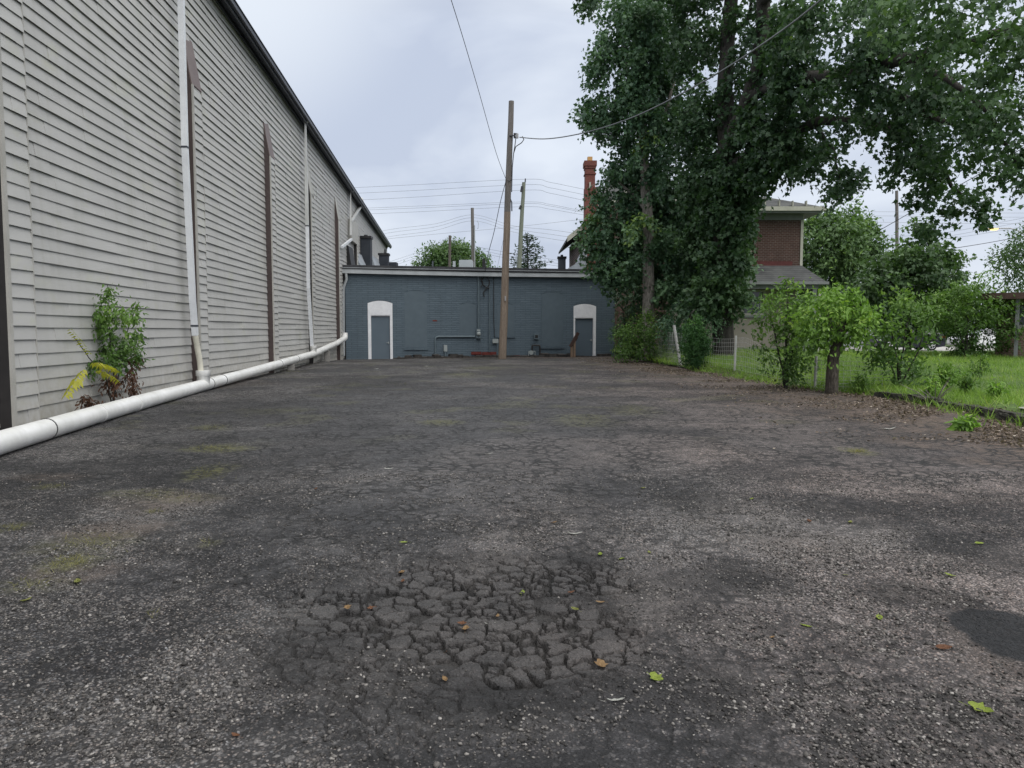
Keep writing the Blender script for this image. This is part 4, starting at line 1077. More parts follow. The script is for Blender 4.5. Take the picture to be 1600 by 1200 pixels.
pads = [  # px, py, rx, ry, depth, twigs, tint
 (1090, 60, 40, 60, 33, 130, (0, .45)), (1095, 190, 40, 60, 33, 150, (0, .4)), (1110, 300, 45, 60, 33, 200, (0, .45)), (1145, 300, 38, 48, 32, 180, (0, .4)), (1143, 370, 34, 45, 32.6, 160, (.1, .6)), (1120, 380, 50, 50, 33, 190, (.05, .6)), (1138, 420, 38, 34, 33, 150, (.1, .65)), (1110, 455, 30, 25, 32.6, 80, (.15, .7)),
 (1170, 250, 45, 50, 31, 160, (0, .35)), (1200, 200, 50, 60, 30, 200, (0, .35)), (1205, 268, 36, 26, 29.5, 80, (0, .35)), (1160, 150, 30, 60, 31.5, 90, (0, .35)), (1205, 120, 30, 60, 30, 130, (0, .35)), (1250, 150, 50, 45, 28, 130, (0, .35)), (1250, 225, 40, 30, 28, 80, (0, .4)), (1235, 60, 45, 40, 27, 120, (0, .5)), (1245, 100, 40, 35, 27.5, 90, (0, .45)), (1225, 215, 50, 45, 29, 140, (0, .35)),
 (1300, 262, 36, 22, 26.5, 60, (0, .35)), (1325, 285, 26, 16, 26.3, 40, (0, .35)), (1290, 230, 22, 20, 27, 30, (0, .35)), (1305, 295, 16, 16, 26.3, 22, (0, .3)), (1262, 272, 16, 16, 28, 18, (0, .35)),
 (1310, 150, 45, 35, 26, 90, (0, .4)), (1330, 195, 40, 25, 26, 60, (0, .35)), (1375, 120, 60, 50, 23, 150, (0, .4)), (1400, 190, 50, 40, 23.5, 120, (0, .4)), (1440, 150, 60, 50, 21.5, 150, (0, .45)), (1445, 235, 45, 40, 22.5, 90, (0, .45)), (1400, 240, 25, 25, 23, 36, (.05, .5)), (1470, 285, 45, 30, 22, 60, (.05, .5)), (1500, 320, 40, 22, 21.8, 46, (.05, .5)), (1510, 334, 18, 12, 21.6, 16, (.05, .5)), (1470, 345, 22, 14, 22, 16, (.1, .5)),
 (1500, 210, 50, 45, 20.5, 95, (.05, .55)), (1545, 160, 55, 50, 19, 110, (.05, .6)), (1590, 200, 45, 50, 18.5, 70, (.1, .65)), (1575, 270, 40, 25, 19, 36, (.1, .6)), (1610, 295, 34, 22, 19, 26, (.1, .6)), (1520, 250, 28, 20, 20, 26, (.05, .5)),
 (1290, 40, 50, 50, 24, 110, (.2, .7)), (1350, 45, 50, 45, 22, 90, (0, .5)), (1410, 40, 60, 40, 19, 85, (.2, .75)), (1480, 60, 60, 50, 17.5, 100, (.1, .7)), (1550, 70, 65, 60, 16, 110, (.15, .75)), (1610, 90, 60, 70, 15.5, 80, (.2, .75)), (1440, 0, 70, 40, 16.5, 60, (.25, .85)), (1540, -10, 80, 50, 15, 70, (.2, .8)), (1340, -20, 70, 40, 20, 70, (.2, .8)), (1260, 0, 50, 40, 24, 70, (.25, .85)),
 (925, -6, 22, 12, 27, 18, (.1, .5)), (1360, 90, 30, 30, 23, 45, (0, .3)), (1160, 60, 18, 40, 31, 30, (0, .4)), (1190, 40, 30, 40, 30, 60, (0, .35)),
 (1160, -60, 80, 50, 31, 90, (0, .4)), (1080, -40, 60, 40, 33, 90, (0, .4)), (1640, 200, 60, 120, 18, 70, (.1, .6)), (1380, 170, 100, 50, 25, 90, (0, .2)), (1470, 120, 100, 60, 22, 110, (0, .25)),
 (1130, 400, 34, 30, 31, 90, (.1, .65)), (1145, 340, 34, 30, 31, 90, (.05, .55)), (1118, 330, 30, 30, 31.2, 80, (.05, .5)), (1120, 450, 30, 18, 31, 60, (.15, .7)), (1140, 270, 26, 30, 31, 60, (0, .45)), (1150, 470, 26, 14, 31.4, 36, (.15, .7)), (1090, 470, 24, 14, 31.4, 36, (.1, .7))]
for px, py, rx, ry, d, n, t in pads:
    k = (.50 if d < 21 else .48) if px > 1270 else (.7 if px > 1190 else 1.15)
    c.pad(V3(px, py, d), (pr(rx * .92, d), max(.6, pr((rx + ry) / 2, d) * .9), pr(ry * .92, d)), int(n * k), tint=t, size=.165 if d > 27 else (.15 if d > 21 else .125), **ML)
c.build('crown', 'leaf_dark', tm, 'maple')

# ---- generic shrub / tree builders
def plant(name, label, cat, base, pads, mat, kind='simple', stems=(), stem_mat='dark_bark', size=.1, leafs=10, L=.4, droop=.3, up=.7, seed=1, spread=.07, crown='foliage', stemname='stem', group=None, extra=None):
    o = thing(name, label, cat, base, 0, group)
    if stems:
        m_ = MB()
        for i, (pts, r0, r1) in enumerate(stems): limb(m_, pts, r0, r1, 7, .02, seed + i)
        m_.build(stemname, MATS[stem_mat], o, True)
    c = Crown(seed)
    for px, py, rx, ry, d, dy, n, t in pads:
        c.pad(V3(px, py, d), (pr(rx, d), dy, pr(ry, d)), n, leafs, L, size, droop, t, spread=spread, up=up)
    if extra: extra(c)
    c.build(crown, mat, o, kind)
    return o
def gbase(px, py, z=.12):
    p = G(px, py, z); return (p.x, p.y, LZ(p.x, p.y))
# small conical cedar at the fence
b = gbase(1090, 574); D = b[1]
plant('cedar_shrub', 'small dense conical evergreen shrub growing against the wire fence', 'shrub', b,
      [(1089, 560, 17, 14, D, .45, 160, (.0, .5)), (1088, 540, 21, 18, D, .5, 190, (.1, .75)), (1086, 524, 15, 14, D, .4, 130, (.25, .9)), (1083, 510, 8, 12, D, .25, 50, (.4, 1))], 'leaf_cedar', 'lance',
      [([b, V3(1088, 520, D)], .05, .02)], size=.085, leafs=12, L=.28, droop=-.15, up=.2, spread=.04, seed=31)
# wild growth at the facade corner: ferny compound leaves and bramble
b = gbase(985, 556); D = 39
def ferns(c):
    g = random.Random(5)
    for px, py, ang, L in [(975, 452, 200, 1.1), (970, 470, 205, 1.2), (985, 440, 190, 1.1), (965, 478, 215, 1.0), (990, 468, 170, 1.0), (1000, 455, 200, 1.1), (960, 462, 210, 1.0), (980, 486, 200, .9), (955, 470, 225, 1.0)]:
        a = R(ang); c.pinnate(V3(px + 22, py - 8, 38.6 + g.uniform(-.4, .4)), (math.cos(a), -.35, .15), L, 11, .30, .72 + g.uniform(-.1, .15), .9)
plant('sumac_thicket', 'leggy sapling with long ferny leaves hanging beside the grey building corner', 'sapling', b,
      [(985, 480, 28, 22, 39.4, .7, 60, (0, .4)), (1000, 430, 24, 24, 39.4, .7, 50, (0, .4)), (990, 505, 26, 26, 39.4, .8, 110, (0, .45)), (1030, 490, 30, 30, 39, .8, 110, (0, .4)), (975, 525, 14, 20, 39.4, .5, 50, (.1, .6)), (1040, 450, 26, 30, 39, .8, 90, (0, .4)), (985, 455, 30, 26, 40.2, .6, 90, (0, .25))], 'leaf_blue', 'lance',
      [([b, V3(986, 500, 39), V3(992, 455, 39), V3(1000, 400, 39)], .05, .02), ([b, V3(975, 500, 39), V3(972, 470, 39)], .03, .015)], size=.16, leafs=9, L=.6, seed=33, extra=ferns)
b = gbase(1000, 552); D = 34
plant('bramble_bush', 'low tangled bush at the foot of the pale grey trunk', 'bush', b,
      [(985, 530, 24, 22, D, .7, 110, (.1, .7)), (1005, 512, 26, 20, D, .7, 110, (.2, .8)), (1030, 525, 26, 18, D, .7, 90, (.0, .55)), (1000, 545, 34, 14, D, .7, 100, (0, .5)), (1050, 535, 18, 18, D, .6, 60, (0, .45)), (975, 548, 16, 12, D, .5, 40, (.1, .6)), (1010, 495, 14, 10, D, .4, 30, (.3, .9))], 'leaf_mid', 'simple',
      [([b, V3(1000, 520, D)], .03, .01), ([b, V3(1030, 520, D)], .03, .01), ([b, V3(980, 520, D)], .03, .01)], size=.11, leafs=10, L=.5, seed=35)
b = gbase(1075, 546); D = 31.5
plant('understory_bush', 'dark leafy bush under the maple behind the leaning fence post', 'bush', b,
      [(1070, 515, 26, 18, D, .7, 80, (0, .4)), (1110, 500, 22, 14, D, .6, 55, (.05, .6)), (1050, 500, 20, 18, D, .6, 50, (0, .3)), (1090, 480, 26, 14, D, .7, 60, (.1, .75)), (1095, 530, 20, 14, D, .5, 40, (0, .4))], 'leaf_blue', 'lance',
      [([b, V3(1075, 500, D), V3(1090, 480, D)], .05, .02), ([b, V3(1060, 510, D)], .03, .01)], size=.15, leafs=9, L=.6, droop=.5, seed=36)
# shrubs in the fence line
b = gbase(1228, 600); D = b[1]
plant('tall_shrub', 'tall upright light green shrub in front of the porch', 'shrub', b,
      [(1228, 560, 24, 26, D, .45, 41, (.1, .6)), (1222, 528, 34, 28, D, .5, 57, (.15, .75)), (1226, 495, 34, 26, D, .5, 57, (.25, .85)), (1236, 470, 22, 18, D, .4, 26, (.35, .95)), (1228, 450, 10, 14, D, .25, 7, (.4, 1)), (1183, 482, 14, 8, D, .3, 9, (.4, .9)), (1195, 505, 12, 12, D, .3, 9, (.3, .9)), (1187, 535, 14, 14, D, .3, 11, (.2, .8)), (1256, 508, 14, 18, D, .35, 14, (.3, .9)), (1250, 450, 8, 8, D, .2, 5, (.5, 1)), (1204, 462, 7, 12, D, .15, 5, (.5, 1)), (1250, 562, 16, 18, D, .4, 13, (.05, .5)), (1225, 585, 18, 10, D, .35, 11, (0, .3))], 'leaf_mid', 'simple',
      [([b, V3(1228, 540, D), V3(1230, 480, D), V3(1228, 438, D)], .04, .008), ([b, V3(1215, 540, D), V3(1200, 490, D)], .03, .008), ([b, V3(1240, 540, D), V3(1250, 480, D)], .03, .008)], size=.108, leafs=11, L=.42, seed=41)
b = gbase(1300, 612, .05); D = b[1]
st = P(1303, 505, D)
plant('stump_shrub', 'bright green shrub sprouting from a thick dark leaning stump', 'shrub', b,
      [(1305, 500, 45, 28, D, .6, 77, (.4, .95)), (1290, 475, 32, 18, D, .5, 44, (.45, 1)), (1320, 455, 14, 14, D, .3, 14, (.5, 1)), (1345, 500, 24, 20, D, .45, 32, (.4, .95)), (1265, 500, 24, 22, D, .4, 32, (.35, .9)), (1280, 530, 24, 20, D, .4, 28, (.2, .8)), (1330, 475, 18, 14, D, .35, 16, (.5, 1)), (1320, 530, 20, 10, D, .35, 14, (.2, .7)), (1300, 520, 30, 20, D, .3, 24, (0, .35)), (1300, 460, 10, 14, D, .2, 6, (.5, 1))], 'leaf_bright', 'simple',
      [([(b[0], b[1], b[2] - .1), V3(1302, 570, D), V3(1309, 535, D), V3(1316, 505, D)], .155, .09), ([V3(1308, 535, D), V3(1295, 500, D), V3(1290, 470, D)], .05, .01), ([V3(1308, 525, D), V3(1330, 490, D), V3(1345, 470, D)], .05, .01)], size=.118, leafs=11, L=.5, seed=43, stemname='trunk', stem_mat='stump_bark')
b = gbase(1405, 606); D = b[1]
plant('leafy_shrub', 'loose bright shrub with many thin stems right of the stump', 'shrub', b,
      [(1400, 520, 36, 28, D, .5, 46, (.3, .9)), (1425, 480, 26, 22, D, .45, 31, (.4, .95)), (1375, 500, 24, 22, D, .4, 24, (.35, .95)), (1402, 560, 27, 20, D, .5, 34, (.05, .6)), (1438, 505, 20, 20, D, .4, 21, (.25, .85)), (1390, 565, 22, 16, D, .4, 15, (0, .5)), (1440, 585, 26, 14, D, .4, 17, (.2, .75)), (1430, 460, 12, 12, D, .25, 5, (.5, 1)), (1350, 540, 16, 10, D, .3, 5, (.3, .9)), (1410, 590, 26, 12, D, .4, 15, (0, .4))], 'leaf_mid', 'simple',
      [([b, V3(1400, 550, D), V3(1390, 500, D)], .03, .008), ([b, V3(1410, 550, D), V3(1425, 480, D)], .035, .008), ([b, V3(1430, 560, D), V3(1445, 510, D)], .025, .008), ([b, V3(1385, 560, D), V3(1365, 520, D)], .02, .006)], size=.112, leafs=10, L=.5, seed=45)
b = gbase(1508, 558, .15); D = b[1]
plant('rounded_tree', 'low spreading multi-stemmed small tree standing on the lawn', 'tree', b,
      [(1500, 480, 60, 25, D, 1.2, 185, (.3, .9)), (1545, 480, 35, 22, D, .9, 106, (.3, .9)), (1470, 488, 30, 18, D, .9, 106, (.2, .8)), (1510, 455, 40, 15, D, .9, 98, (.45, 1)), (1520, 510, 55, 18, D, 1.0, 117, (.0, .4)), (1560, 505, 28, 22, D, .7, 68, (.2, .8)), (1517, 542, 24, 12, D, .7, 98, (0, .35)), (1530, 435, 12, 12, D, .5, 15, (.5, 1)), (1575, 540, 12, 12, D, .4, 22, (.1, .5))], 'leaf_mid', 'simple',
      [([b, V3(1503, 530, D), V3(1490, 495, D), V3(1470, 475, D)], .09, .03), ([b, V3(1510, 530, D), V3(1512, 490, D), V3(1515, 460, D)], .10, .03), ([b, V3(1516, 535, D), V3(1530, 500, D), V3(1548, 475, D)], .08, .03)], size=.16, leafs=11, L=.7, seed=47, droop=.15, stemname='trunk', crown='crown')
# background trees
b = (*P(1300, 540, 58)[:2], .1)
plant('bright_tree', 'light green bushy tree behind the brick house, left of the bare pole', 'tree', b,
      [(1290, 400, 55, 55, 58, 2.5, 330, (.3, .9)), (1330, 370, 35, 35, 58, 1.8, 170, (.35, .95)), (1300, 355, 45, 18, 58, 1.5, 130, (.5, 1)), (1280, 460, 60, 40, 58, 2.2, 220, (.1, .6)), (1340, 430, 45, 50, 58, 2, 200, (.1, .7)), (1326, 335, 8, 20, 58, .6, 26, (.3, .9)), (1345, 365, 14, 20, 58, .8, 30, (.2, .8)), (1265, 340, 14, 10, 58, .8, 20, (.5, 1)), (1370, 400, 25, 25, 58, 1.2, 60, (.2, .8)), (1300, 410, 60, 60, 59.5, 2.5, 300, (0, .5)), (1310, 380, 50, 40, 57, 2.0, 160, (.2, .8))], 'leaf_shade', 'simple',
      [([b, V3(1300, 450, 58), V3(1300, 370, 58)], .25, .06), ([V3(1300, 460, 58), V3(1335, 400, 58)], .12, .04)], size=.33, leafs=11, L=1.1, seed=51, stemname='trunk', crown='crown', spread=.22)
b = (*P(1420, 540, 42)[:2], .12)
plant('dark_tree', 'dark green rounded tree on the lawn in front of the bare pole', 'tree', b,
      [(1420, 440, 65, 45, 42, 1.9, 330, (0, .6)), (1460, 420, 40, 35, 42, 1.5, 150, (.1, .6)), (1380, 440, 45, 40, 42, 1.5, 170, (.05, .6)), (1430, 395, 45, 20, 42, 1.3, 110, (.3, .8)), (1440, 365, 14, 24, 42, .6, 36, (.1, .7)), (1490, 400, 14, 14, 42, .6, 24, (.1, .6)), (1495, 440, 10, 14, 42, .5, 18, (.1, .6)), (1400, 490, 70, 28, 42, 1.6, 210, (0, .35)), (1460, 480, 40, 25, 42, 1.2, 90, (0, .4)), (1455, 350, 8, 10, 42, .4, 8, (.1, .7)), (1340, 480, 40, 30, 42, 1.2, 90, (0, .4))], 'leaf_shade', 'maple',
      [([b, V3(1420, 480, 42), V3(1425, 410, 42)], .18, .05), ([V3(1420, 490, 42), V3(1460, 420, 42)], .1, .03), ([V3(1420, 490, 42), V3(1385, 430, 42)], .1, .03)], size=.20, leafs=10, L=.9, seed=53, stemname='trunk', crown='crown', spread=.15)
b = (*P(1630, 540, 48)[:2], .12)
plant('edge_tree', 'pale green tree at the right edge of the picture above the brick neighbour', 'tree', b,
      [(1590, 400, 25, 25, 48, 1.2, 80, (.2, .8)), (1610, 385, 30, 30, 48, 1.4, 90, (0, .6)), (1578, 425, 18, 16, 48, .8, 40, (.2, .8)), (1625, 430, 40, 35, 48, 1.4, 120, (.1, .7)), (1568, 405, 8, 10, 48, .4, 12, (.3, .9)), (1590, 450, 10, 10, 48, .4, 12, (.2, .8))], 'leaf_far', 'simple',
      [([b, V3(1630, 450, 48), V3(1610, 400, 48)], .2, .05)], size=.22, leafs=10, L=.9, seed=55, stemname='trunk', crown='crown', spread=.15)
b = (*P(705, 520, 105)[:2], 0)
plant('distant_tree', 'far rounded green tree beyond the flat roof', 'tree', b,
      [(700, 405, 40, 18, 105, 3, 330, (.2, .8)), (715, 392, 25, 12, 105, 2.4, 150, (.4, .95)), (680, 402, 22, 14, 105, 2.2, 110, (.3, .9)), (735, 405, 20, 14, 105, 2, 110, (.3, .9)), (752, 412, 12, 10, 105, 1.5, 50, (.2, .8)), (700, 430, 50, 20, 105, 3, 200, (.1, .5)), (660, 412, 10, 8, 105, 1, 26, (.3, .9))], 'leaf_far', 'simple',
      [([b, V3(702, 420, 105)], .3, .1)], size=.42, leafs=10, L=1.4, seed=57, stemname='trunk', crown='crown', spread=.35)
c = Crown(58); gq = random.Random(58)
for px in range(1180, 1760, 26):
    c.pad(V3(px + gq.uniform(-8, 8), gq.uniform(484, 500), 72 + gq.uniform(-3, 3)), (2.0, 1.6, gq.uniform(1.5, 2.3)), 130, 10, 1.1, .38, .3, (0, .55), spread=.25)
tag(leaves('far_tree_line', np.concatenate(c.P), np.concatenate(c.A), np.concatenate(c.N), np.concatenate(c.S), np.concatenate(c.T), 'leaf_shade', None, 'simple', False), kind='stuff')
# conifer beyond the roof: whorled branches with hanging needles
cb = P(826, 520, 92); ct = P(824, 363, 92)
cf = thing('conifer_tree', 'far conifer with bare tiered branches beside the greenish pole', 'tree', (cb.x, cb.y, 0))
m_ = MB(); m_.tube([(cb.x, cb.y, 0), (ct.x, ct.y, ct.z)], [.28, .03], 7)
c = Crown(61); g = random.Random(61)
for k in range(30):
    t = (k + .5) / 30; z = ct.z - .25 - t * 6.6; Lr = .35 + 3.4 * t ** .8
    for q_ in range(6):
        a = 2 * math.pi * (q_ / 6) + k * .9 + g.uniform(-.3, .3); L_ = Lr * g.uniform(.65, 1.12)
        if g.random() < .25: continue
        e = Vector((cb.x + math.cos(a) * L_, cb.y + math.sin(a) * L_, z + .22 * L_ - .03 * L_ * L_))
        s0 = Vector((cb.x, cb.y, z)); m_.tube([s0, (s0 + e) / 2 + Vector((0, 0, -.05 * L_)), e], [.04, .03, .012], 4, caps=False)
        n = int(7 * L_) + 3; tt = np.random.default_rng(k * 7 + q_).random(n) ** .7
        p = np.array(s0)[None] * (1 - tt[:, None]) + np.array(e)[None] * tt[:, None] + rng.normal(size=(n, 3)) * .05
        dv = np.array(e - s0)[None].repeat(n, 0); dv = dv / np.linalg.norm(dv, axis=1, keepdims=True) * .8 + rng.normal(size=(n, 3)) * .45; dv[:, 2] -= .15
        c.P.append(p); c.A.append(dv); c.N.append(runit(n)); c.S.append(.24 + .2 * rng.random(n)); c.T.append(rng.random(n))
m_.build('trunk', MATS['dark_bark'], cf, True); c.build('needles', 'needle', cf, 'lance')

# ---- the weed against the siding, between the wall and the pipe
wb = G(178, 634, .02); wx = wb.x; D = wb.y
wl_ = W_O + W_D * Wp(178, 600, .3)[0] - W_N * .28; wl_.z = 0; D = wl_.y
wd = thing('wall_weed', 'weedy bush with green, yellow and dead brown leaves growing against the siding', 'weed', (wl_.x, wl_.y, gz1(wl_.x, wl_.y)))
def WV(px, py, o=.3): x, z = Wp(px, py, o); return W_O + W_D * x - W_N * o + Vector((0, 0, z))
m_ = MB(); b_ = WV(176, 640, .26); 
for pts in ((WV(178, 590), WV(172, 520), WV(168, 445)), (WV(182, 580), WV(195, 530), WV(212, 482)), (WV(165, 590), WV(140, 560), WV(115, 527)), (WV(185, 590), WV(200, 560), WV(222, 530)), (WV(182, 600), WV(188, 570), WV(185, 540))):
    limb(m_, [b_, *pts], .014, .005, 5, .01, 3)
m_.build('stem', MATS['dark_bark'], wd, True)
c = Crown(71)
for px, py, rx, ry, n, t in [(182, 545, 26, 26, 70, (.15, .7)), (175, 505, 28, 22, 70, (.3, .9)), (205, 510, 20, 24, 46, (.35, .95)), (168, 475, 13, 18, 20, (.35, .9)), (168, 452, 7, 12, 8, (.4, .9)), (210, 485, 10, 10, 10, (.4, .9)), (165, 570, 22, 14, 36, (.1, .6)), (200, 555, 22, 14, 36, (.1, .6)), (150, 492, 10, 8, 8, (.4, .9))]:
    p = WV(px, py, .30); c.pad(tuple(p), (pr(rx, D), .16, pr(ry, D)), n, 7, .22, .085, .45, t, spread=.04, up=.8)
c.build('green_leaves', 'leaf_mid', wd, 'simple')
c = Crown(72)
wdv = np.array(W_D)
for px, py, s_, L in ((150, 574, -1, .0), ):
    pass
c.pinnate(WV(143, 566, .50), tuple(W_D * .9 + Vector((0, 0, .0))), .95, 12, .17, .6, .35, 1.0)
c.pinnate(WV(150, 577, .52), tuple(W_D * .9 + Vector((0, 0, -.1))), .8, 11, .13, .5, .35, .9)
c.pinnate(WV(134, 574, .48), tuple(-W_D * .8 + Vector((0, 0, -.30))), .75, 9, .18, .35, .35, 1.0)
c.pinnate(WV(142, 556, .42), tuple(-W_D * .75 + Vector((0, 0, .62))), .75, 11, .09, .05, .2, .6)
c.build('yellow_leaves', 'leaf_yellow', wd, 'simple')
c = Crown(73)
for px, py, rx, ry, n in [(205, 575, 8, 28, 30), (200, 605, 12, 18, 30), (176, 610, 12, 16, 22), (212, 560, 6, 12, 14), (140, 618, 6, 22, 22), (133, 630, 9, 9, 16), (175, 595, 14, 10, 16), (158, 630, 8, 6, 10)]:
    p = WV(px, py, .32); c.pad(tuple(p), (pr(rx, D), .1, pr(ry, D)), n, 6, .2, .075, .9, (0, 1), spread=.03, up=.1)
c.build('dead_leaves', 'leaf_dead', wd, 'lance')
def weed(px, py, label, h, n, mat, seed, z=0.0, kind='lance', size=.06, cat='weed', name='weed'):
    p = G(px, py, z); zz = gz1(p.x, p.y) if p.x < xedge(p.y) else LZ(p.x, p.y)
    o = thing(name, label, cat, (p.x, p.y, zz)); c = Crown(seed); m_ = MB(); g = random.Random(seed)
    for k in range(n):
        a = g.uniform(0, 6.28); e = Vector((p.x + math.cos(a) * h * .6 * g.random(), p.y + math.sin(a) * h * .6 * g.random(), zz + h * g.uniform(.5, 1.1)))
        m_.tube([(p.x, p.y, zz), ((p.x + e.x) / 2, (p.y + e.y) / 2, zz + (e.z - zz) * .6), e], [.005, .004, .002], 4)
        for j in range(5):
            t = .35 + .65 * j / 4; q_ = Vector((p.x, p.y, zz)).lerp(e, t)
            c.pad(tuple(q_), (.03, .03, .03), 1, 5, .08, size, .3, (.3, .95), spread=.03)
    m_.build('stem', MATS['dark_bark'], o, True); c.build('foliage', mat, o, kind)
    return o
pw = W_O + W_D * Wp(54, 655, .1)[0] - W_N * .12
weed(52, 662, 'tiny green weed at the bottom of the siding near the left edge', .22, 5, 'leaf_mid', 81)
weed(1506, 672, 'broad-leaved green weed on the brown litter beside the old kerb', .13, 16, 'leaf_bright', 82, size=.12)
weed(1425, 598, 'feathery green weed in front of the many-stemmed shrub', .55, 12, 'leaf_mid', 83, .1, size=.09)
weed(1480, 610, 'leafy weed patch behind the old kerb on the lawn edge', .55, 16, 'leaf_bright', 84, .1, size=.10)
weed(1455, 622, 'low sprawling weed growing over the left end of the old kerb', .35, 12, 'leaf_bright', 85, .1, size=.09)
weed(1530, 592, 'single tall weed standing in the lawn grass', .7, 8, 'leaf_mid', 86, .14, size=.1)
weed(490, 556, 'small weed at the wall foot under the far tee of the pipe', .4, 6, 'leaf_mid', 87, size=.09)
weed(1555, 628, 'bright weed sprawling over the kerb left of the white gravel drive', .30, 14, 'leaf_bright', 88, .1, size=.09)
weed(1512, 618, 'leafy green clump on the lawn side of the kerb, left of the sprawling one', .40, 14, 'leaf_mid', 89, .1, size=.09)
weed(1345, 612, 'low weed behind the brown litter just right of the stump', .40, 12, 'leaf_mid', 90, .05, size=.09)
# twiggy dead brush by the kerb
p = G(1460, 632, .02); tw = MB(); g = random.Random(9)
for k in range(14):
    a = g.uniform(0, 6.28); L_ = g.uniform(.4, .9); e = Vector((p.x + math.cos(a) * L_ * .8, p.y + math.sin(a) * L_ * .5, g.uniform(.15, .6)))
    tw.tube([(p.x, p.y, .0), ((p.x + e.x) / 2, (p.y + e.y) / 2, e.z * .55 + .03), e], [.012, .008, .003], 5)
tag(tw.build('dead_brush', MATS['bark']), 'bare grey dead twigs spraying from the ground by the old kerb', 'dead branches')

# ---- lawn grass, weeds along the edges, leaf litter
def grass(name, x, y, z, h, mat='grass_blade', seed=0, lean=.5):
    g = np.random.default_rng(seed); n = len(x)
    ax = g.normal(size=(n, 3)) * lean; ax[:, 2] = 1
    tag(leaves(name, np.stack([x, y, z], 1), ax, runit(n, g), h, np.clip(g.normal(.5, .22, n) + (fbm(np.asarray(x) * .45, np.asarray(y) * .45, 3, 77) - .5) * 1.3, 0, 1), mat, None, 'blade', False), kind='stuff')
g = np.random.default_rng(5)
n = 120000
yy_ = 10 + 34 * g.random(n) ** 1.1; xx_ = xedge(yy_) + .25 + (g.random(n) ** 1.3) * (6 + yy_ * .62)
keep = (fbm(xx_ * 1.1, yy_ * 1.1, 3, 3) > .26) & ~((xx_ > 8.0) & (yy_ < 13)); xx_, yy_ = xx_[keep], yy_[keep]
grass('grass', xx_, yy_, lawn_z(xx_, yy_) - .01, (.05 + .08 * g.random(len(xx_))) * (.6 + .8 * fbm(xx_ * .6, yy_ * .6, 2, 4)) * (1 + yy_ / 40), seed=6)
n = 9000                                     # rank edge growth on the fence line
yy_ = 11 + 33 * g.random(n); xx_ = xedge(yy_) + g.normal(.18, .28, n); keep = (fbm(xx_ * 1.5, yy_ * .8, 3, 13) > .46); xx_, yy_ = xx_[keep], yy_[keep]
grass('edge_grass', xx_, yy_, np.maximum(lawn_z(xx_, yy_), gz(xx_, yy_)) - .01, .09 + .26 * g.random(len(xx_)) ** 2, seed=7, lean=.7)
# moss and short grass tufts coming through the paving
X_, Y_ = [], []
for px, py, rx, ry, n in [(325, 738, 30, 10, 260), (345, 700, 45, 4, 160), (110, 880, 32, 12, 320), (140, 850, 50, 16, 160), (50, 915, 40, 10, 80), (330, 668, 26, 3, 80), (1340, 706, 16, 3, 260), (80, 760, 26, 4, 60), (690, 660, 25, 3, 60), (910, 655, 40, 9, 90), (990, 640, 34, 7, 70), (240, 800, 16, 3, 70), (20, 825, 20, 6, 80), (325, 850, 14, 6, 50), (1502, 668, 26, 8, 160), (270, 778, 50, 6, 80), (240, 960, 10, 6, 30), (500, 570, 40, 3, 160), (455, 580, 30, 3, 80), (720, 588, 30, 3, 50), (620, 600, 40, 3, 60)]:
    for k in range(n):
        p = G(px + g.normal() * rx * .5, py + g.normal() * ry * .5); X_.append(p.x); Y_.append(p.y)
X_, Y_ = np.array(X_), np.array(Y_)
grass('paving_grass', X_, Y_, gz(X_, Y_) - .004, (.012 + .032 * g.random(len(X_))) * (1 + Y_ / 25), 'moss_blade', seed=8, lean=1.3)
leaf_mat('litter', (.048, .036, .029), (.195, .150, .115), .1, .8, (.42, .37, .31))
n = 60000
yy_ = 9.0 + 33 * g.random(n) ** 1.35; dd = np.abs(g.normal(0, 1.45, n)); xx_ = xedge(yy_) + .40 - dd
keep = (fbm(xx_ * 1.3, yy_ * .9, 4, 19) > .36 + .12 * g.random(n) + .05 * dd); xx_, yy_ = xx_[keep], yy_[keep]; n = len(xx_)
ax = g.normal(size=(n, 3)); ax[:, 2] *= .25; nn = g.normal(size=(n, 3)) * .5; nn[:, 2] += 1
tag(leaves('leaf_litter', np.stack([xx_, yy_, np.maximum(gz(xx_, yy_), np.where(xx_ > xedge(yy_) - .05, lawn_z(xx_, yy_), -9)) + .008 + .02 * g.random(n)], 1), ax, nn, .018 + .055 * g.random(n) ** 1.6, g.random(n), 'litter', None, 'simple', False), kind='stuff')
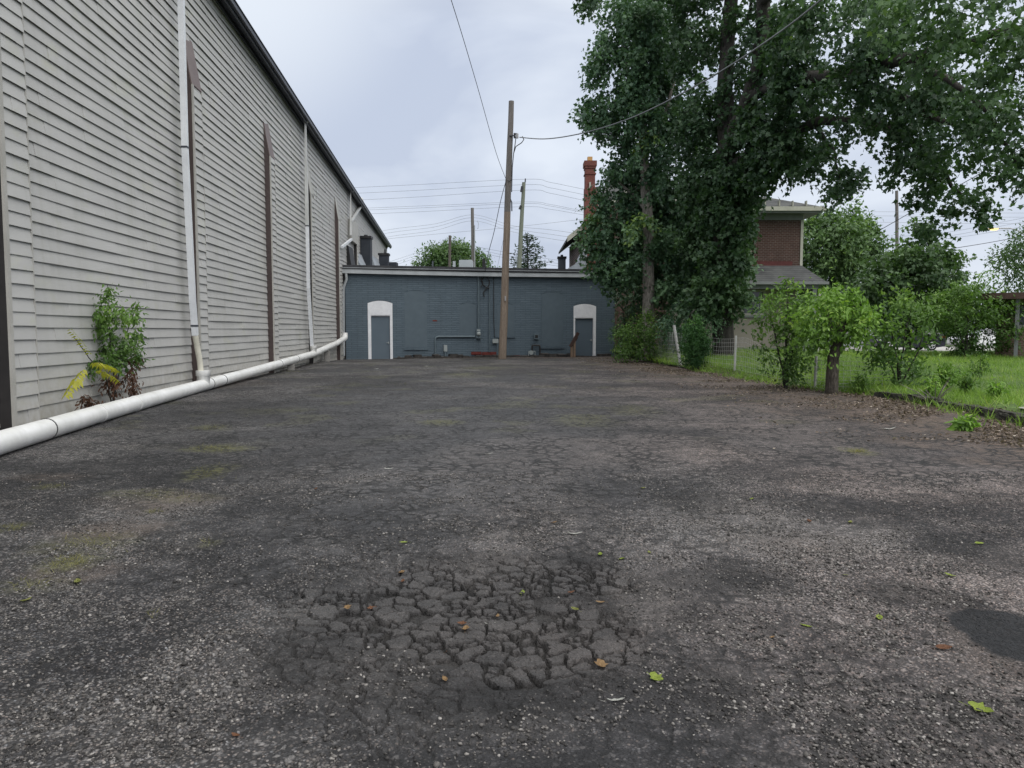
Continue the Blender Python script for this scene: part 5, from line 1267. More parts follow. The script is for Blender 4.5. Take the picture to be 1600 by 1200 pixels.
# ============================================================ brick house behind the trees
brick_mat('red_brick', (.056, .029, .022), (.088, .044, .033), (.19, .165, .150), 1, .011, .085, .23, .8, .55, .85)
brick_mat('chimney_brick', (.150, .046, .036), (.195, .066, .050), (.16, .10, .09), 1, .010, .085, .23, .8, .45, .85)
mottled('stucco', (.235, .215, .180), (.285, .265, .225), 1.0, .9, .2, grain=(2, .15))
mottled('house_trim', (.36, .36, .30), (.46, .46, .39), 2, .6, .3, grain=(4, .3))
mottled('porch_grey', (.15, .16, .16), (.20, .21, .21), 2, .6, .3)
mottled('red_trim', (.085, .022, .021), (.12, .035, .032), 3, .7, .3, grain=(8, .4))
def shingle():
    m = N('shingles', .85, .2); s = m.sep(m.co)
    b = m.node('ShaderNodeTexBrick'); cmb = m.node('ShaderNodeCombineXYZ'); m.l.new(m.math('ADD', s[0], s[1]), cmb.inputs[0]); m.l.new(s[2], cmb.inputs[1])
    m.l.new(cmb.outputs[0], b.inputs['Vector']); b.inputs['Scale'].default_value = 1; b.inputs['Brick Width'].default_value = .5; b.inputs['Row Height'].default_value = .11; b.inputs['Mortar Size'].default_value = .012
    for k, c_ in (('Color1', (.050, .052, .054)), ('Color2', (.080, .082, .082)), ('Mortar', (.022, .022, .024))): b.inputs[k].default_value = (*c_, 1)
    n = m.noise(1.1, 5, .65)
    m.col(m.mix(m.rng(n, .35, .7, 0, .6), b.outputs['Color'], (.13, .135, .13))); m.bump(b.outputs['Fac'], -.5, .02)
    return m.m
shingle()
mg = N('window_glass', .08, .6); mg.col((.025, .030, .034))
hz = LZ(12, 37)
FY = 38.0
xL, xR = P(1095, 500, FY).x, P(1252, 400, FY).x
zE = P(1200, 335, FY).z
house = thing('brick_house', 'two-storey dark red brick house with hip roof and side porch behind the big trees', 'house', (xR, FY, hz))
def hb(name, mat, *boxes, parent=None, bevel=0):
    m_ = MB()
    for b in boxes: m_.box(*b)
    return m_.build(name, MATS[mat], parent or house, True, bevel)
zP = P(1200, 414, FY).z; zPl = P(1200, 441, 36.4).z
# front wing
hb('upper_wall', 'red_brick', (xL, xR, FY, FY + 9, zP - .4, zE + .1))
hb('corner_board', 'house_trim', (xR - .07, xR + .06, FY - .04, FY + .1, zP - .15, zE))
xw = P(1174, 380, FY).x
hb('corner_board', 'house_trim', (xw - .14, xw, FY - .03, FY - .001, zP - .1, zE))
hb('red_sill_board', 'red_trim', (xw, xR - .45, FY - .06, FY - .002, zP - .04, zP + .17))
hb('sill', 'house_trim', (xw - .32, xw + .05, FY - .10, FY - .031, zP - .02, zP + .14))
ey0 = FY - .75
hb('soffit', 'porch_grey', (xL - .4, xR + .7, ey0 + .05, FY + 9.6, zE - .02, zE + .10), (xL - .2, xR + .03, FY - .06, FY - .002, zE - .28, zE - .021))
hb('gutter', 'house_trim', (xL - .4, xR + .82, ey0 - .06, ey0 + .06, zE + .06, zE + .26), (xR + .7, xR + .82, ey0 + .061, FY + 9.7, zE + .06, zE + .26))
zr0 = zE + .24
m_ = MB(); x0, x1, y0, y1 = xL - .4, xR + .78, ey0 + .02, FY + 9.7; pk = 1.8; ins = 4.6
m_.add([(x0, y0, zr0), (x1, y0, zr0), (x1, y1, zr0), (x0, y1, zr0), (x0 + 1, y0 + ins, zr0 + pk), (x1 - ins, y0 + ins, zr0 + pk), (x1 - ins, y1 - ins, zr0 + pk), (x0 + 1, y1 - ins, zr0 + pk)],
       [(0, 1, 5, 4), (1, 2, 6, 5), (2, 3, 7, 6), (3, 0, 4, 7), (4, 5, 6, 7), (3, 2, 1, 0)])
rf = m_.build('roof', MATS['shingles'], house, True)
for px in (1197, 1219.5, 1240.5, 1262):
    a = P(px, 318, ey0); hb('snow_guard', 'house_trim', (a.x - .02, a.x + .02, ey0 + .1, ey0 + .35, zr0 + .06, zr0 + .32))
# lower storey and porch
LY = FY - .12
xl0 = P(1098, 500, LY).x; xl1 = P(1243, 500, LY).x
wz0, wz1 = P(1175, 491, LY).z, P(1175, 455, LY).z; wx0, wx1 = P(1161, 470, LY).x, P(1193, 470, LY).x
hb('lower_wall', 'stucco', (xl0, wx0, LY, LY + 8, hz - .5, zPl), (wx1, xl1, LY, LY + 8, hz - .5, zPl), (wx0, wx1, LY, LY + 8, hz - .5, wz0), (wx0, wx1, LY, LY + 8, wz1, zPl), (wx0, wx1, LY + .3, LY + 8, wz0, wz1))
w = hb('window', 'house_trim', (wx0 - .07, wx0 + .05, LY - .03, LY + .1, wz0 - .06, wz1 + .06), (wx1 - .05, wx1 + .07, LY - .03, LY + .1, wz0 - .06, wz1 + .06), (wx0 + .05, wx1 - .05, LY - .03, LY + .1, wz1 - .04, wz1 + .06), (wx0 + .05, wx1 - .05, LY - .03, LY + .1, wz0 - .06, wz0 + .05), (wx0 + .05, wx1 - .05, LY + .02, LY + .08, (wz0 + wz1) / 2 - .03, (wz0 + wz1) / 2 + .03))
hb('pane', 'window_glass', (wx0 + .05, wx1 - .05, LY + .081, LY + .11, wz0 + .05, wz1 - .04), parent=w)
hb('sill', 'porch_grey', (wx0 - .12, wx1 + .12, LY - .09, LY - .031, wz0 - .16, wz0 - .061), parent=w)
hb('foundation', 'porch_grey', (xl0, xl1, LY - .03, LY - .002, hz - .5, hz + .10))
py0 = 36.4; xp1 = P(1293, 441, py0).x; xpl = P(1130, 441, py0).x
m_ = MB(); xt1 = P(1249, 415, FY).x + .1
m_.add([(xpl, py0, zPl), (xp1, py0, zPl), (xt1, FY - .07, zP - .04), (xpl, FY - .07, zP - .04), (xp1, FY + 5, zPl), (xt1, FY + 4, zP - .04),
        (xpl, py0, zPl - .06), (xp1, py0, zPl - .06), (xp1, FY + 5, zPl - .06), (xpl, FY - .07, zPl - .06)], [(0, 1, 2, 3), (1, 4, 5, 2), (6, 7, 1, 0), (7, 8, 4, 1), (9, 8, 7, 6), (0, 3, 9, 6)])
m_.build('porch_roof', MATS['shingles'], house, True)
hb('porch_beam', 'porch_grey', (xpl, xp1 - .35, py0 + .18, py0 + .36, zPl - .30, zPl - .065), (xp1 - .5, xp1 - .34, py0 + .361, FY + 4.6, zPl - .30, zPl - .065))
hb('porch_gutter', 'porch_grey', (xpl, xp1 + .04, py0 - .09, py0 - .005, zPl - .10, zPl + .03))
for a, b in ((1268, 1274.5), (1277.5, 1281)):
    p0, p1 = P(a, 470, py0 + .3), P(b, 470, py0 + .3); hb('porch_post', 'house_trim' if a > 1270 else 'porch_grey', (p0.x, p1.x, py0 + .19, py0 + .19 + (p1.x - p0.x), hz - .3, zPl - .301))
hb('porch_floor', 'porch_grey', (xl1 - .3, xp1 - .3, py0 + .15, FY + 4, hz - .4, hz + .35))
# rear block with the gable seen left of the trees
RY = 52.0
xa = P(905, 400, RY).x; zEv = P(900, 378, RY).z
ra, rb = P(887, 372, RY - .5), P(950, 321, RY - .5); sl = (rb.z - ra.z) / (rb.x - ra.x); xpk = ra.x + 5.2
gable = lambda x: ra.z + sl * (min(x, 2 * xpk - x) - ra.x)
xg1 = 2 * xpk - xa
m_ = MB(); m_.prism([(xa, hz - 1), (xg1, hz - 1), (xg1, gable(xg1) - .22), (xpk, gable(xpk) - .22), (xa, gable(xa) - .22)], RY, RY + 9); m_.build('rear_wall', MATS['red_brick'], house, True)
m_ = MB()
for s_ in (0, 1):
    f = (lambda x: x) if s_ == 0 else (lambda x: 2 * xpk - x)
    m_.prism([(f(ra.x), gable(ra.x) + .08), (f(ra.x), gable(ra.x) - .10), (f(xpk), gable(xpk) - .10), (f(xpk), gable(xpk) + .08)], RY - .5, RY + 9.5)
m_.build('gable_roof', MATS['shingles'], house, True)
m_ = MB()
for s_ in (0, 1):
    f = (lambda x: x) if s_ == 0 else (lambda x: 2 * xpk - x)
    m_.prism([(f(ra.x - .03), gable(ra.x) + .10), (f(ra.x - .03), gable(ra.x) - .26), (f(xpk), gable(xpk) - .26), (f(xpk), gable(xpk) + .10)], RY - .56, RY - .502)
m_.build('rake_board', MATS['house_trim'], house, True)
# upper slate roof and its white corner
u0 = P(935.5, 318, 55); u1 = P(1060, 318, 55); uz0 = P(940, 340, 55).z; uz1 = P(960, 272, 58).z
m_ = MB(); m_.add([(u0.x, 55, uz0), (u1.x, 55, uz0), (u1.x, 59, uz1 + .3), (u0.x + 1.2, 59, uz1 + .3), (u0.x, 63, uz0), (u1.x, 63, uz0)], [(0, 1, 2, 3), (0, 3, 4), (3, 2, 5, 4)]); m_.build('upper_roof', MATS['shingles'], house, True)
hb('roof_corner', 'house_trim', (u0.x - .14, u0.x, 54.9, 55.1, uz0 - 1, P(935, 292, 55).z))
# chimney
cy = 51.0
c0, c1 = P(914, 330, cy).x, P(934.5, 330, cy).x; cu0, cu1 = P(914.5, 280, cy).x, P(930, 280, cy).x; cd = 1.0
z_a, z_b, z_c, z_d = P(920, 292, cy).z, P(920, 262, cy).z, P(920, 251, cy).z, P(920, 243, cy).z
ch = hb('chimney', 'chimney_brick', (c0, c1, cy, cy + cd, zEv - 5, z_a), (cu0 + .02, cu1, cy + .02, cy + cd - .1, z_a - .01, z_b), (cu0 - .02, cu1 + .05, cy - .03, cy + cd - .04, z_b - .03, z_b + .12), (cu0 - .07, cu1 + .10, cy - .08, cy + cd, z_b + .121, z_c), (cu0 - .03, cu1 + .06, cy - .03, cy + cd - .05, P(920, 272, cy).z, P(920, 270.5, cy).z + .03))
mottled('clay_pot', (.42, .24, .09), (.52, .33, .14), 3, .8)
m_ = MB(); m_.box(P(919, 247, cy).x, P(926.5, 247, cy).x, cy + .3, cy + .65, z_c + .001, z_d); m_.build('chimney_pot', MATS['clay_pot'], ch, True)
m_ = MB(); m_.box(P(920.5, 288, cy).x, P(923, 288, cy).x, cy - .10, cy - .001, z_a - .1, P(922, 285, cy).z); m_.build('vent', MATS['house_trim'], ch, True)
# flashing ramp between the house and the flat roof
m_ = MB(); a = P(888, 419, 49.5); b = P(917, 385, 49.5); m_.prism([(a.x, a.z - .3), (b.x, a.z - .3), (b.x, b.z), (b.x - .3, b.z - .35), ((a.x + b.x) / 2, (a.z + b.z) / 2 - .35), (a.x, a.z)], 49.4, 51.9); m_.build('lean_to_roof', MATS['roofing_silver'], house, True)

# ============================================================ brick neighbour at the right edge
nb0 = P(1556, 520, 37); nz = .1
nb = thing('brick_bungalow', 'low brick building with flat overhanging roof at the right edge of the picture', 'house', (nb0.x, 37, 0), -R(33))
brick_mat('tan_brick', (.16, .10, .075), (.21, .14, .105), (.28, .24, .20), 1, .012, .085, .23, .6, .3, .85)
zt = P(1580, 468, 37).z
wz_a, wz_b = P(1590, 510, 37).z, P(1590, 478, 37).z; wxa = .86
def nbx(name, mat, *boxes, parent=None):
    m_ = MB()
    for q in boxes: m_.box(*q)
    return m_.build(name, MATS[mat], parent or nb)
nbx('wall', 'tan_brick', (0, wxa, 0, 9, nz - .4, zt), (wxa, wxa + 2, 0, 9, nz - .4, wz_a), (wxa, wxa + 2, 0, 9, wz_b, zt), (wxa + 2, wxa + 6, 0, 9, nz - .4, zt), (wxa, wxa + 2, .2, 9, wz_a, wz_b))
ww = nbx('window', 'house_trim', (wxa - .05, wxa + .06, -.04, .1, wz_a, wz_b), (wxa + .061, wxa + 2, -.04, .1, wz_a, wz_a + .07))
nbx('pane', 'window_glass', (wxa + .061, wxa + 2, .05, .09, wz_a + .071, wz_b), parent=ww)
nbx('sill', 'house_trim', (wxa - .15, wxa + 2.1, -.14, -.045, wz_a - .12, wz_a - .005), parent=ww)
nbx('roof', 'porch_grey', (-.55, wxa + 6.5, -1.1, 10, zt + .001, zt + .22))
nbx('fascia', 'dark_wood', (-.57, wxa + 6.5, -1.18, -1.101, zt - .02, zt + .27), (-.63, -.551, -1.18, 10, zt - .02, zt + .27))
nbx('porch_post', 'porch_grey', (.75, .91, -.98, -.82, nz - .3, zt))

# ============================================================ poles, lamp, wires
def pole_mat(name, a, b): return mottled(name, a, b, 1.3, .85, .2, .5, 40, .01, (14, .55), (6, 6, .35))
pole_mat('pole_brown', (.20, .155, .120), (.35, .285, .23)); pole_mat('pole_grey', (.14, .13, .12), (.23, .21, .20)); pole_mat('pole_green', (.17, .19, .15), (.24, .26, .21)); pole_mat('pole_dark', (.10, .085, .075), (.16, .14, .125))
mottled('cable', (.035, .037, .042), (.05, .052, .058), 3, .6, .3); mottled('cable_mid', (.13, .14, .15), (.18, .19, .20), 3, .5, .4); mottled('cable_pale', (.24, .25, .26), (.30, .31, .32), 3, .6, .3)
mottled('insulator', (.30, .30, .31), (.40, .40, .41), 3, .4, .5)
def pole(name, label, px0, py0, px1, py1, d, r0, r1, mat, zb=-.3, mat_low=None, split=None, extra=None, n=14):
    a, b = P(px0, py0, d), P(px1, py1, d)
    if zb is not None:                       # run the pole down to the ground
        t = (zb - b.z) / (a.z - b.z); a = b + (a - b) * t
    o = thing(name, label, 'utility pole', (a.x, a.y, max(zb or 0, 0)))
    pts = []; rad = []; r = random.Random(px0)
    for k in range(13):
        t = k / 12; q = a.lerp(b, t); q += Vector((r.uniform(-.015, .015), r.uniform(-.015, .015), 0)) * (1 if 0 < k < 12 else 0); pts.append(q); rad.append(r0 + (r1 - r0) * t)
    if mat_low:
        ks = round(split * 12)
        m_ = MB(); m_.tube(pts[:ks + 1], rad[:ks + 1], n); m_.build('pole_base', MATS[mat_low], o, True)
        m_ = MB(); m_.tube(pts[ks:], rad[ks:], n); m_.build('pole_shaft', MATS[mat], o, True)
    else:
        m_ = MB(); m_.tube(pts, rad, n); m_.build('pole_shaft', MATS[mat], o, True)
    if extra: extra(o)
    return o
def main_extra(o):
    D = 40.5
    a = P(803.5, 212, D); m_ = MB(); m_.tube([P(796, 212, D - .18), P(805.5, 212, D - .18)], .035, 6); m_.tube([P(804, 208, D - .15), P(804, 216, D - .15)], .05, 6); m_.tube([P(804, 209, D - .15), P(808.5, 209.5, D - .15)], .045, 6); m_.tube([P(804, 215, D - .15), P(808.5, 214.5, D - .15)], .045, 6); m_.build('bracket', MATS['cable'], o, True)
    m_ = MB(); m_.tube([P(808, 209, D - .15), P(808, 216, D - .15)], .07, 8); m_.build('insulator', MATS['insulator'], o, True)
    m_ = MB(); m_.tube([P(806, 216, D), P(804.5, 228, D), P(802.5, 240, D)], .022, 6); m_.tube([P(816, 213, D - .2), P(818.5, 218, D - .2), P(815, 223, D - .1), P(806, 229, D), P(802.5, 240, D), P(800.5, 262, D), P(799.5, 300, D)], .026, 6)
    m_.tube([P(791, 281, D), P(795.5, 283, D - .25), P(799, 281, D)], .02, 6); m_.tube([P(797, 310, D), P(799.6, 316, D), P(799.8, 330, D)], .03, 6); m_.build('wiring', MATS['cable'], o, True)
    m_ = MB(); m_.box(P(788.5, 461, D - .2).x, P(790.5, 461, D - .2).x, D - .27, D - .2, P(790, 470, D).z, P(790, 463, D).z); m_.build('tag_plate', MATS['insulator'], o, True)
pole('utility_pole', 'brown wooden utility pole leaning slightly in front of the grey facade', 785, 557, 799, 158, 40.5, .215, .135, 'pole_grey', -.35, 'pole_brown', .60, main_extra)
def p2x(o):
    D = 75; m_ = MB(); m_.tube([P(820.5, 285, D), P(821, 279, D)], .06, 6); m_.tube([P(816, 291, D - .3), P(814.5, 300, D - .3)], .12, 6); m_.tube([P(814, 321, D - .3), P(811.5, 327, D - .3)], .10, 6); m_.build('bracket', MATS['cable'], o, True)
pole('utility_pole', 'slim greenish pole just right of the big brown utility pole', 811, 418, 818.5, 285, 75, .27, .17, 'pole_green', 0, extra=p2x)
def p3x(o):
    D = 85; m_ = MB(); m_.tube([P(741.2, 352, D - .2), P(742, 470, D - .2)], .07, 6); m_.tube([P(746, 345, D), P(747.5, 349, D), P(747, 357, D), P(745.5, 357, D)], .025, 5); m_.build('riser', MATS['cable_pale'], o, True)
pole('utility_pole', 'grey pole with a pale riser pipe beyond the air unit', 739, 415, 738, 325, 85, .19, .17, 'pole_grey', 0, extra=p3x)
pole('utility_pole', 'short dark brown pole in front of the far rounded tree', 702.5, 415, 703, 368, 98, .19, .17, 'pole_dark', 0)
pole('utility_pole', 'bare pole rising behind the dark rounded tree on the right', 1401.5, 380, 1401, 298, 70, .17, .13, 'pole_grey', 0)
# street lamp
D = 60; lp = P(1634, 480, D)
sl_ = thing('street_lamp', 'street lamp with curved arm and glowing amber head at the right edge', 'street lamp', (lp.x, D, .1))
m_ = MB(); m_.tube([(lp.x, D, .1), (lp.x, D, P(1634, 300, D).z)], [.15, .11], 10); m_.build('lamp_post', MATS['pole_grey'], sl_, True)
m_ = MB(); m_.tube([P(1634, 385, D), P(1610, 374, D), P(1592, 361, D), P(1578, 356.5, D), P(1560, 357, D)], .05, 8); m_.build('arm', MATS['insulator'], sl_, True)
a = P(1552, 357.5, D); m_ = MB(); m_.smooth = True
for s_ in (0,):
    ring = [(-.42, .10, .02), (-.2, .17, .10), (.15, .19, .14), (.45, .10, .08), (.55, .04, .02)]
    vs = []; fs = []; n = 12
    for (dx, w_, h_) in ring:
        for k in range(n):
            t = math.pi * k / (n - 1); vs.append((a.x + dx, a.y + math.cos(t) * w_, a.z + math.sin(t) * h_ + .01))
    for i in range(len(ring) - 1):
        for k in range(n - 1): fs.append((i * n + k, i * n + k + 1, (i + 1) * n + k + 1, (i + 1) * n + k))
    m_.add(vs, fs)
hd = m_.build('lamp_head', MATS['insulator'], sl_, True)
me_ = N('lamp_glow', .4, .3); me_.col((.9, .6, .2)); me_.b.inputs['Emission Color'].default_value = (1, .62, .18, 1); me_.b.inputs['Emission Strength'].default_value = 1.6
m_ = MB(); m_.smooth = True; vs = []; fs = []
for i in range(7):
    for k in range(12):
        t = math.pi * k / 11; u_ = -1 + 2 * i / 6; w_ = math.sqrt(max(0, 1 - u_ * u_)) * .16; vs.append((a.x + u_ * .40 + .03, a.y + math.cos(t) * w_, a.z - math.sin(t) * w_ * .95 + .02))
for i in range(6):
    for k in range(11): fs.append((i * 12 + k, (i + 1) * 12 + k, (i + 1) * 12 + k + 1, i * 12 + k + 1))
m_.add(vs, fs); m_.build('lens', MATS['lamp_glow'], hd, True)

def wire(label, pts, r=.012, mat='cable', group=None, smooth=6):
    ps = [P(*p) for p in pts]; out = []; m = len(ps) - 1
    for i in range(m):
        p0, p1, p2, p3 = ps[max(i - 1, 0)], ps[i], ps[i + 1], ps[min(i + 2, m)]
        for k in range(smooth):
            t = k / smooth; out.append(.5 * ((2 * p1) + (p2 - p0) * t + (2 * p0 - 5 * p1 + 4 * p2 - p3) * t * t + (3 * p1 - p0 - 3 * p2 + p3) * t ** 3))
    out.append(ps[-1]); m_ = MB(); m_.tube(out, r, 5)
    return tag(m_.build('overhead_wire', MATS[mat]), label, 'wire', group)
wire('thick overhead cable sweeping from the pole top across the tree to the upper right', [(812, 214.5, 40.3), (850, 217, 37), (896, 211, 34.2), (950, 197, 32), (1010, 174, 29.4), (1100, 127, 25.8), (1190, 70, 22.6), (1280, 2, 19.5), (1420, -130, 16)], .026, 'cable_mid')
wire('thin black wire from the top edge of the sky down to the brown utility pole', [(560, -420, 16), (640, -190, 20), (705, 0, 25), (745, 132, 31), (775, 238, 37), (791, 281, 40.4)], .012)
wire('black cable from the brown utility pole down to the flat roof', [(791, 281, 40.3), (782, 315, 41), (772, 362, 42), (763, 396, 43), (758, 424, 44)], .017)
wire('faint thin wire dropping just left of the brown pole onto the roof', [(797, 300, 41.5), (789, 360, 45), (781, 400, 48), (777, 418, 49)], .007)
UP = 'three upper wires meeting at the greenish pole'
for yl, y0, yr in ((291.5, 280, 298), (300.5, 288.5, 306.5), (311, 297, 315.5)):
    wire('one of the three upper thin wires strung across the sky through the greenish pole top', [(300, yl + 12, 95), (500, yl + 4, 85), (640, yl - 2.5, 80), (820, y0, 75), (860, y0 + 5, 74), (925, yr, 72), (1000, yr + 12, 70)], .013, 'cable_mid', UP)
LO = 'lower wires meeting at the greenish pole'
for yl, y0, yr in ((324.5, 315.5, 330), (327.5, 318, 332), (333.5, 323, 336)):
    wire('one of the lower bundle of thin wires crossing the greenish pole midway up', [(300, yl + 8, 95), (500, yl + 3, 85), (640, yl - 2, 80), (815, y0, 75), (860, y0 + 4, 74), (915, yr, 72), (1000, yr + 10, 70)], .012, 'cable_mid', LO)
P3 = 'wires on the grey pole with the riser'
for y0, yl, yr in ((335.5, 359, 366), (340, 364, 373), (345, 370, 380)):
    wire('one of three faint wires sagging both ways from the grey pole beside the air unit', [(540, yl + 14, 100), (610, yl - .5, 95), (680, (yl + y0) / 2 + 2.5, 90), (739, y0, 85), (800, y0 + 17, 80), (860, yr - 7, 76), (915, yr + 1, 72)], .014, 'cable_pale', P3)
wire('single faint wire low in the sky crossing behind the grey pole', [(520, 383, 100), (612, 372.5, 98), (700, 364, 96), (800, 355, 94), (915, 342, 90)], .016, 'cable_pale')
P4 = 'wires on the short dark brown pole'
for y0, y1 in ((372, 394), (376, 399), (380, 403)):
    wire('one of three faint wires running down right from the short dark pole', [(600, y0 + 40, 115), (670, y0 + 16, 104), (703, y0, 98), (745, y0 + 13, 92), (790, y1, 86), (880, y1 + 14, 80)], .012, 'cable', P4)
RW = 'level wires behind the bare pole on the right'
for y0 in (330, 336.5, 346.5):
    wire('one of the level thin wires behind the bare pole on the right', [(1180, y0 - 1, 66), (1300, y0 + .5, 68), (1402, y0 + 1, 69.7), (1500, y0 + 2.5, 70), (1700, y0 + 3, 72)], .012, 'cable_pale', RW)
wire('dark cable rising past the bare pole into the hanging maple branch', [(1330, 392, 62), (1365, 366, 58), (1402, 344, 54), (1460, 311, 48), (1546, 263, 40), (1640, 205, 33)], .022)
wire('cable sloping from the dark rounded tree up toward the street lamp', [(1440, 398, 52), (1485, 389, 53), (1540, 380, 55), (1600, 369, 58), (1634, 362, 60)], .022)
LW = 'thin wires rising to the lamp post'
for y0, y1 in ((364, 339), (370, 345), (374, 352)):
    wire('one of three thin wires rising to the right past the street lamp', [(1400, y0 + 6, 70), (1480, y0 - 1, 66), (1560, y1 + 9, 62), (1640, y1 - 6, 59)], .011, 'cable_pale', LW)

# ============================================================ wire fence, old kerb
mottled('fence_wire', (.34, .34, .33), (.44, .44, .43), 4, .5, .5)
mottled('fence_post', (.40, .40, .38), (.50, .50, .48), 4, .6, .4, grain=(12, .3))
fpts = [(965, 557), (1005, 561), (1060, 574), (1095, 578), (1135, 582), (1215, 598), (1300, 611), (1375, 612), (1425, 613)]
fl = []
for px, py in fpts:
    p = G(px, py, .02); fl.append(Vector((p.x, p.y, 0)))
fo = thing('wire_fence', 'old welded wire fence between the paved lot and the lawn', 'fence', (fl[2].x, fl[2].y, 0))
def along(t):
    L_ = [0]
    for a, b in zip(fl, fl[1:]): L_.append(L_[-1] + (b - a).length)
    s_ = t * L_[-1]
    for i in range(len(fl) - 1):
        if s_ <= L_[i + 1] + 1e-6: return fl[i].lerp(fl[i + 1], (s_ - L_[i]) / (L_[i + 1] - L_[i]))
    return fl[-1]
FL = sum((b - a).length for a, b in zip(fl, fl[1:]))
def ftop(t): return 1.30 - .18 * sstep(.45, .62, t) - .48 * sstep(.70, .84, t)
def fpos(t, h):
    p = along(t); zb = max(gz1(p.x, p.y), -.1)
    w = (float(vnoise(t * 40, h * 2.2, 5)) - .5) * .14 * (.3 + h); w2 = (float(vnoise(t * 30, h * 3, 9)) - .5) * .10
    return Vector((p.x + w, p.y + w * .4, zb + .04 + h * float(ftop(t)) + w2 * h))
m_ = MB(); NT = 150
for i, h in enumerate(np.linspace(0, 1, 9)):
    m_.tube([fpos(k / NT, h) for k in range(NT + 1)], .0044, 3, caps=False)
nv = int(FL / .16)
for k in range(nv + 1):
    t = k / nv; m_.tube([fpos(t, h) for h in np.linspace(0, 1.0, 5)], .0032, 3, caps=False)
m_.build('wire_mesh', MATS['fence_wire'], fo, True)
def fpost(a, b, r, mat='fence_post'):
    m_ = MB(); m_.tube([a, b], r, 8); return m_.build('post', MATS[mat], fo, True)
b0 = fl[2]; fpost((b0.x + .12, b0.y - .05, -.2), P(1053, 508, b0.y), .055)
for t in (.02, .66, .9):
    p = along(t); fpost((p.x, p.y, -.2), (p.x + .03, p.y, 1.25 if t < .8 else .8), .035)
# the pale rotten stake beside the stump
p = G(1293, 612, .03); m_ = MB(); m_.tube([(p.x, p.y, -.1), (p.x + .01, p.y, .18), (p.x + .0, p.y, .36)], [.06, .055, .035], 7); tag(m_.build('wooden_stake', MATS['bark']), 'short pale rotten stake standing at the left foot of the stump', 'stake')
# kerb stones
mottled('mossy_concrete', (.040, .042, .034), (.11, .105, .090), 3, .95, .15, .9, 25, .03, (10, .7))
r_ = random.Random(12); kp = [(16.2, 7.75), (15.3, 7.92), (14.2, 7.95), (13.3, 7.98), (12.4, 7.86), (11.55, 7.72), (10.7, 7.62), (9.8, 7.60), (8.9, 7.60)]
labs = ['mossy old concrete kerb piece at the far left end under the weeds', 'mossy kerb piece behind the dead twigs', 'dark mossy kerb piece just right of the dead twigs', 'dark kerb piece in the middle of the low kerb row', 'kerb piece above the broad-leaved green weed', 'kerb piece by the white gravel drive', 'last kerb piece at the right edge', 'kerb piece outside the right edge of the picture']
for i in range(6):
    (y0, x0), (y1, x1) = kp[i], kp[i + 1]
    a, b = Vector((x0, y0, 0)), Vector((x1, y1, 0)); d = (b - a); L_ = d.length - .03; ang = math.atan2(d.y, d.x); c_ = (a + b) / 2
    M_ = Matrix.Translation((c_.x, c_.y, gz1(c_.x, c_.y) - .075 + r_.uniform(-.02, .02))) @ Matrix.Rotation(ang + r_.uniform(-.03, .03), 4, 'Z') @ Matrix.Rotation(r_.uniform(-.06, .06), 4, 'X')
    bm = bmesh.new(); bmesh.ops.create_cube(bm, size=1); bmesh.ops.scale(bm, vec=(L_, .24, .26), verts=bm.verts); bmesh.ops.translate(bm, vec=(0, 0, .07), verts=bm.verts)
    bmesh.ops.bevel(bm, geom=bm.edges[:], offset=.025, segments=2, affect='EDGES'); bmesh.ops.subdivide_edges(bm, edges=[e for e in bm.edges if e.calc_length() > .2], cuts=5, use_grid_fill=True)
    for v in bm.verts: v.co += Vector((r_.uniform(-1, 1), r_.uniform(-1, 1), r_.uniform(-1, 1))) * .012
    bm.transform(M_); me = bpy.data.meshes.new('kerb_stone'); bm.to_mesh(me); bm.free()
    tag(link_mesh('kerb_stone', me, MATS['mossy_concrete']), labs[i], 'kerb', 'kerb stones along the lawn edge')

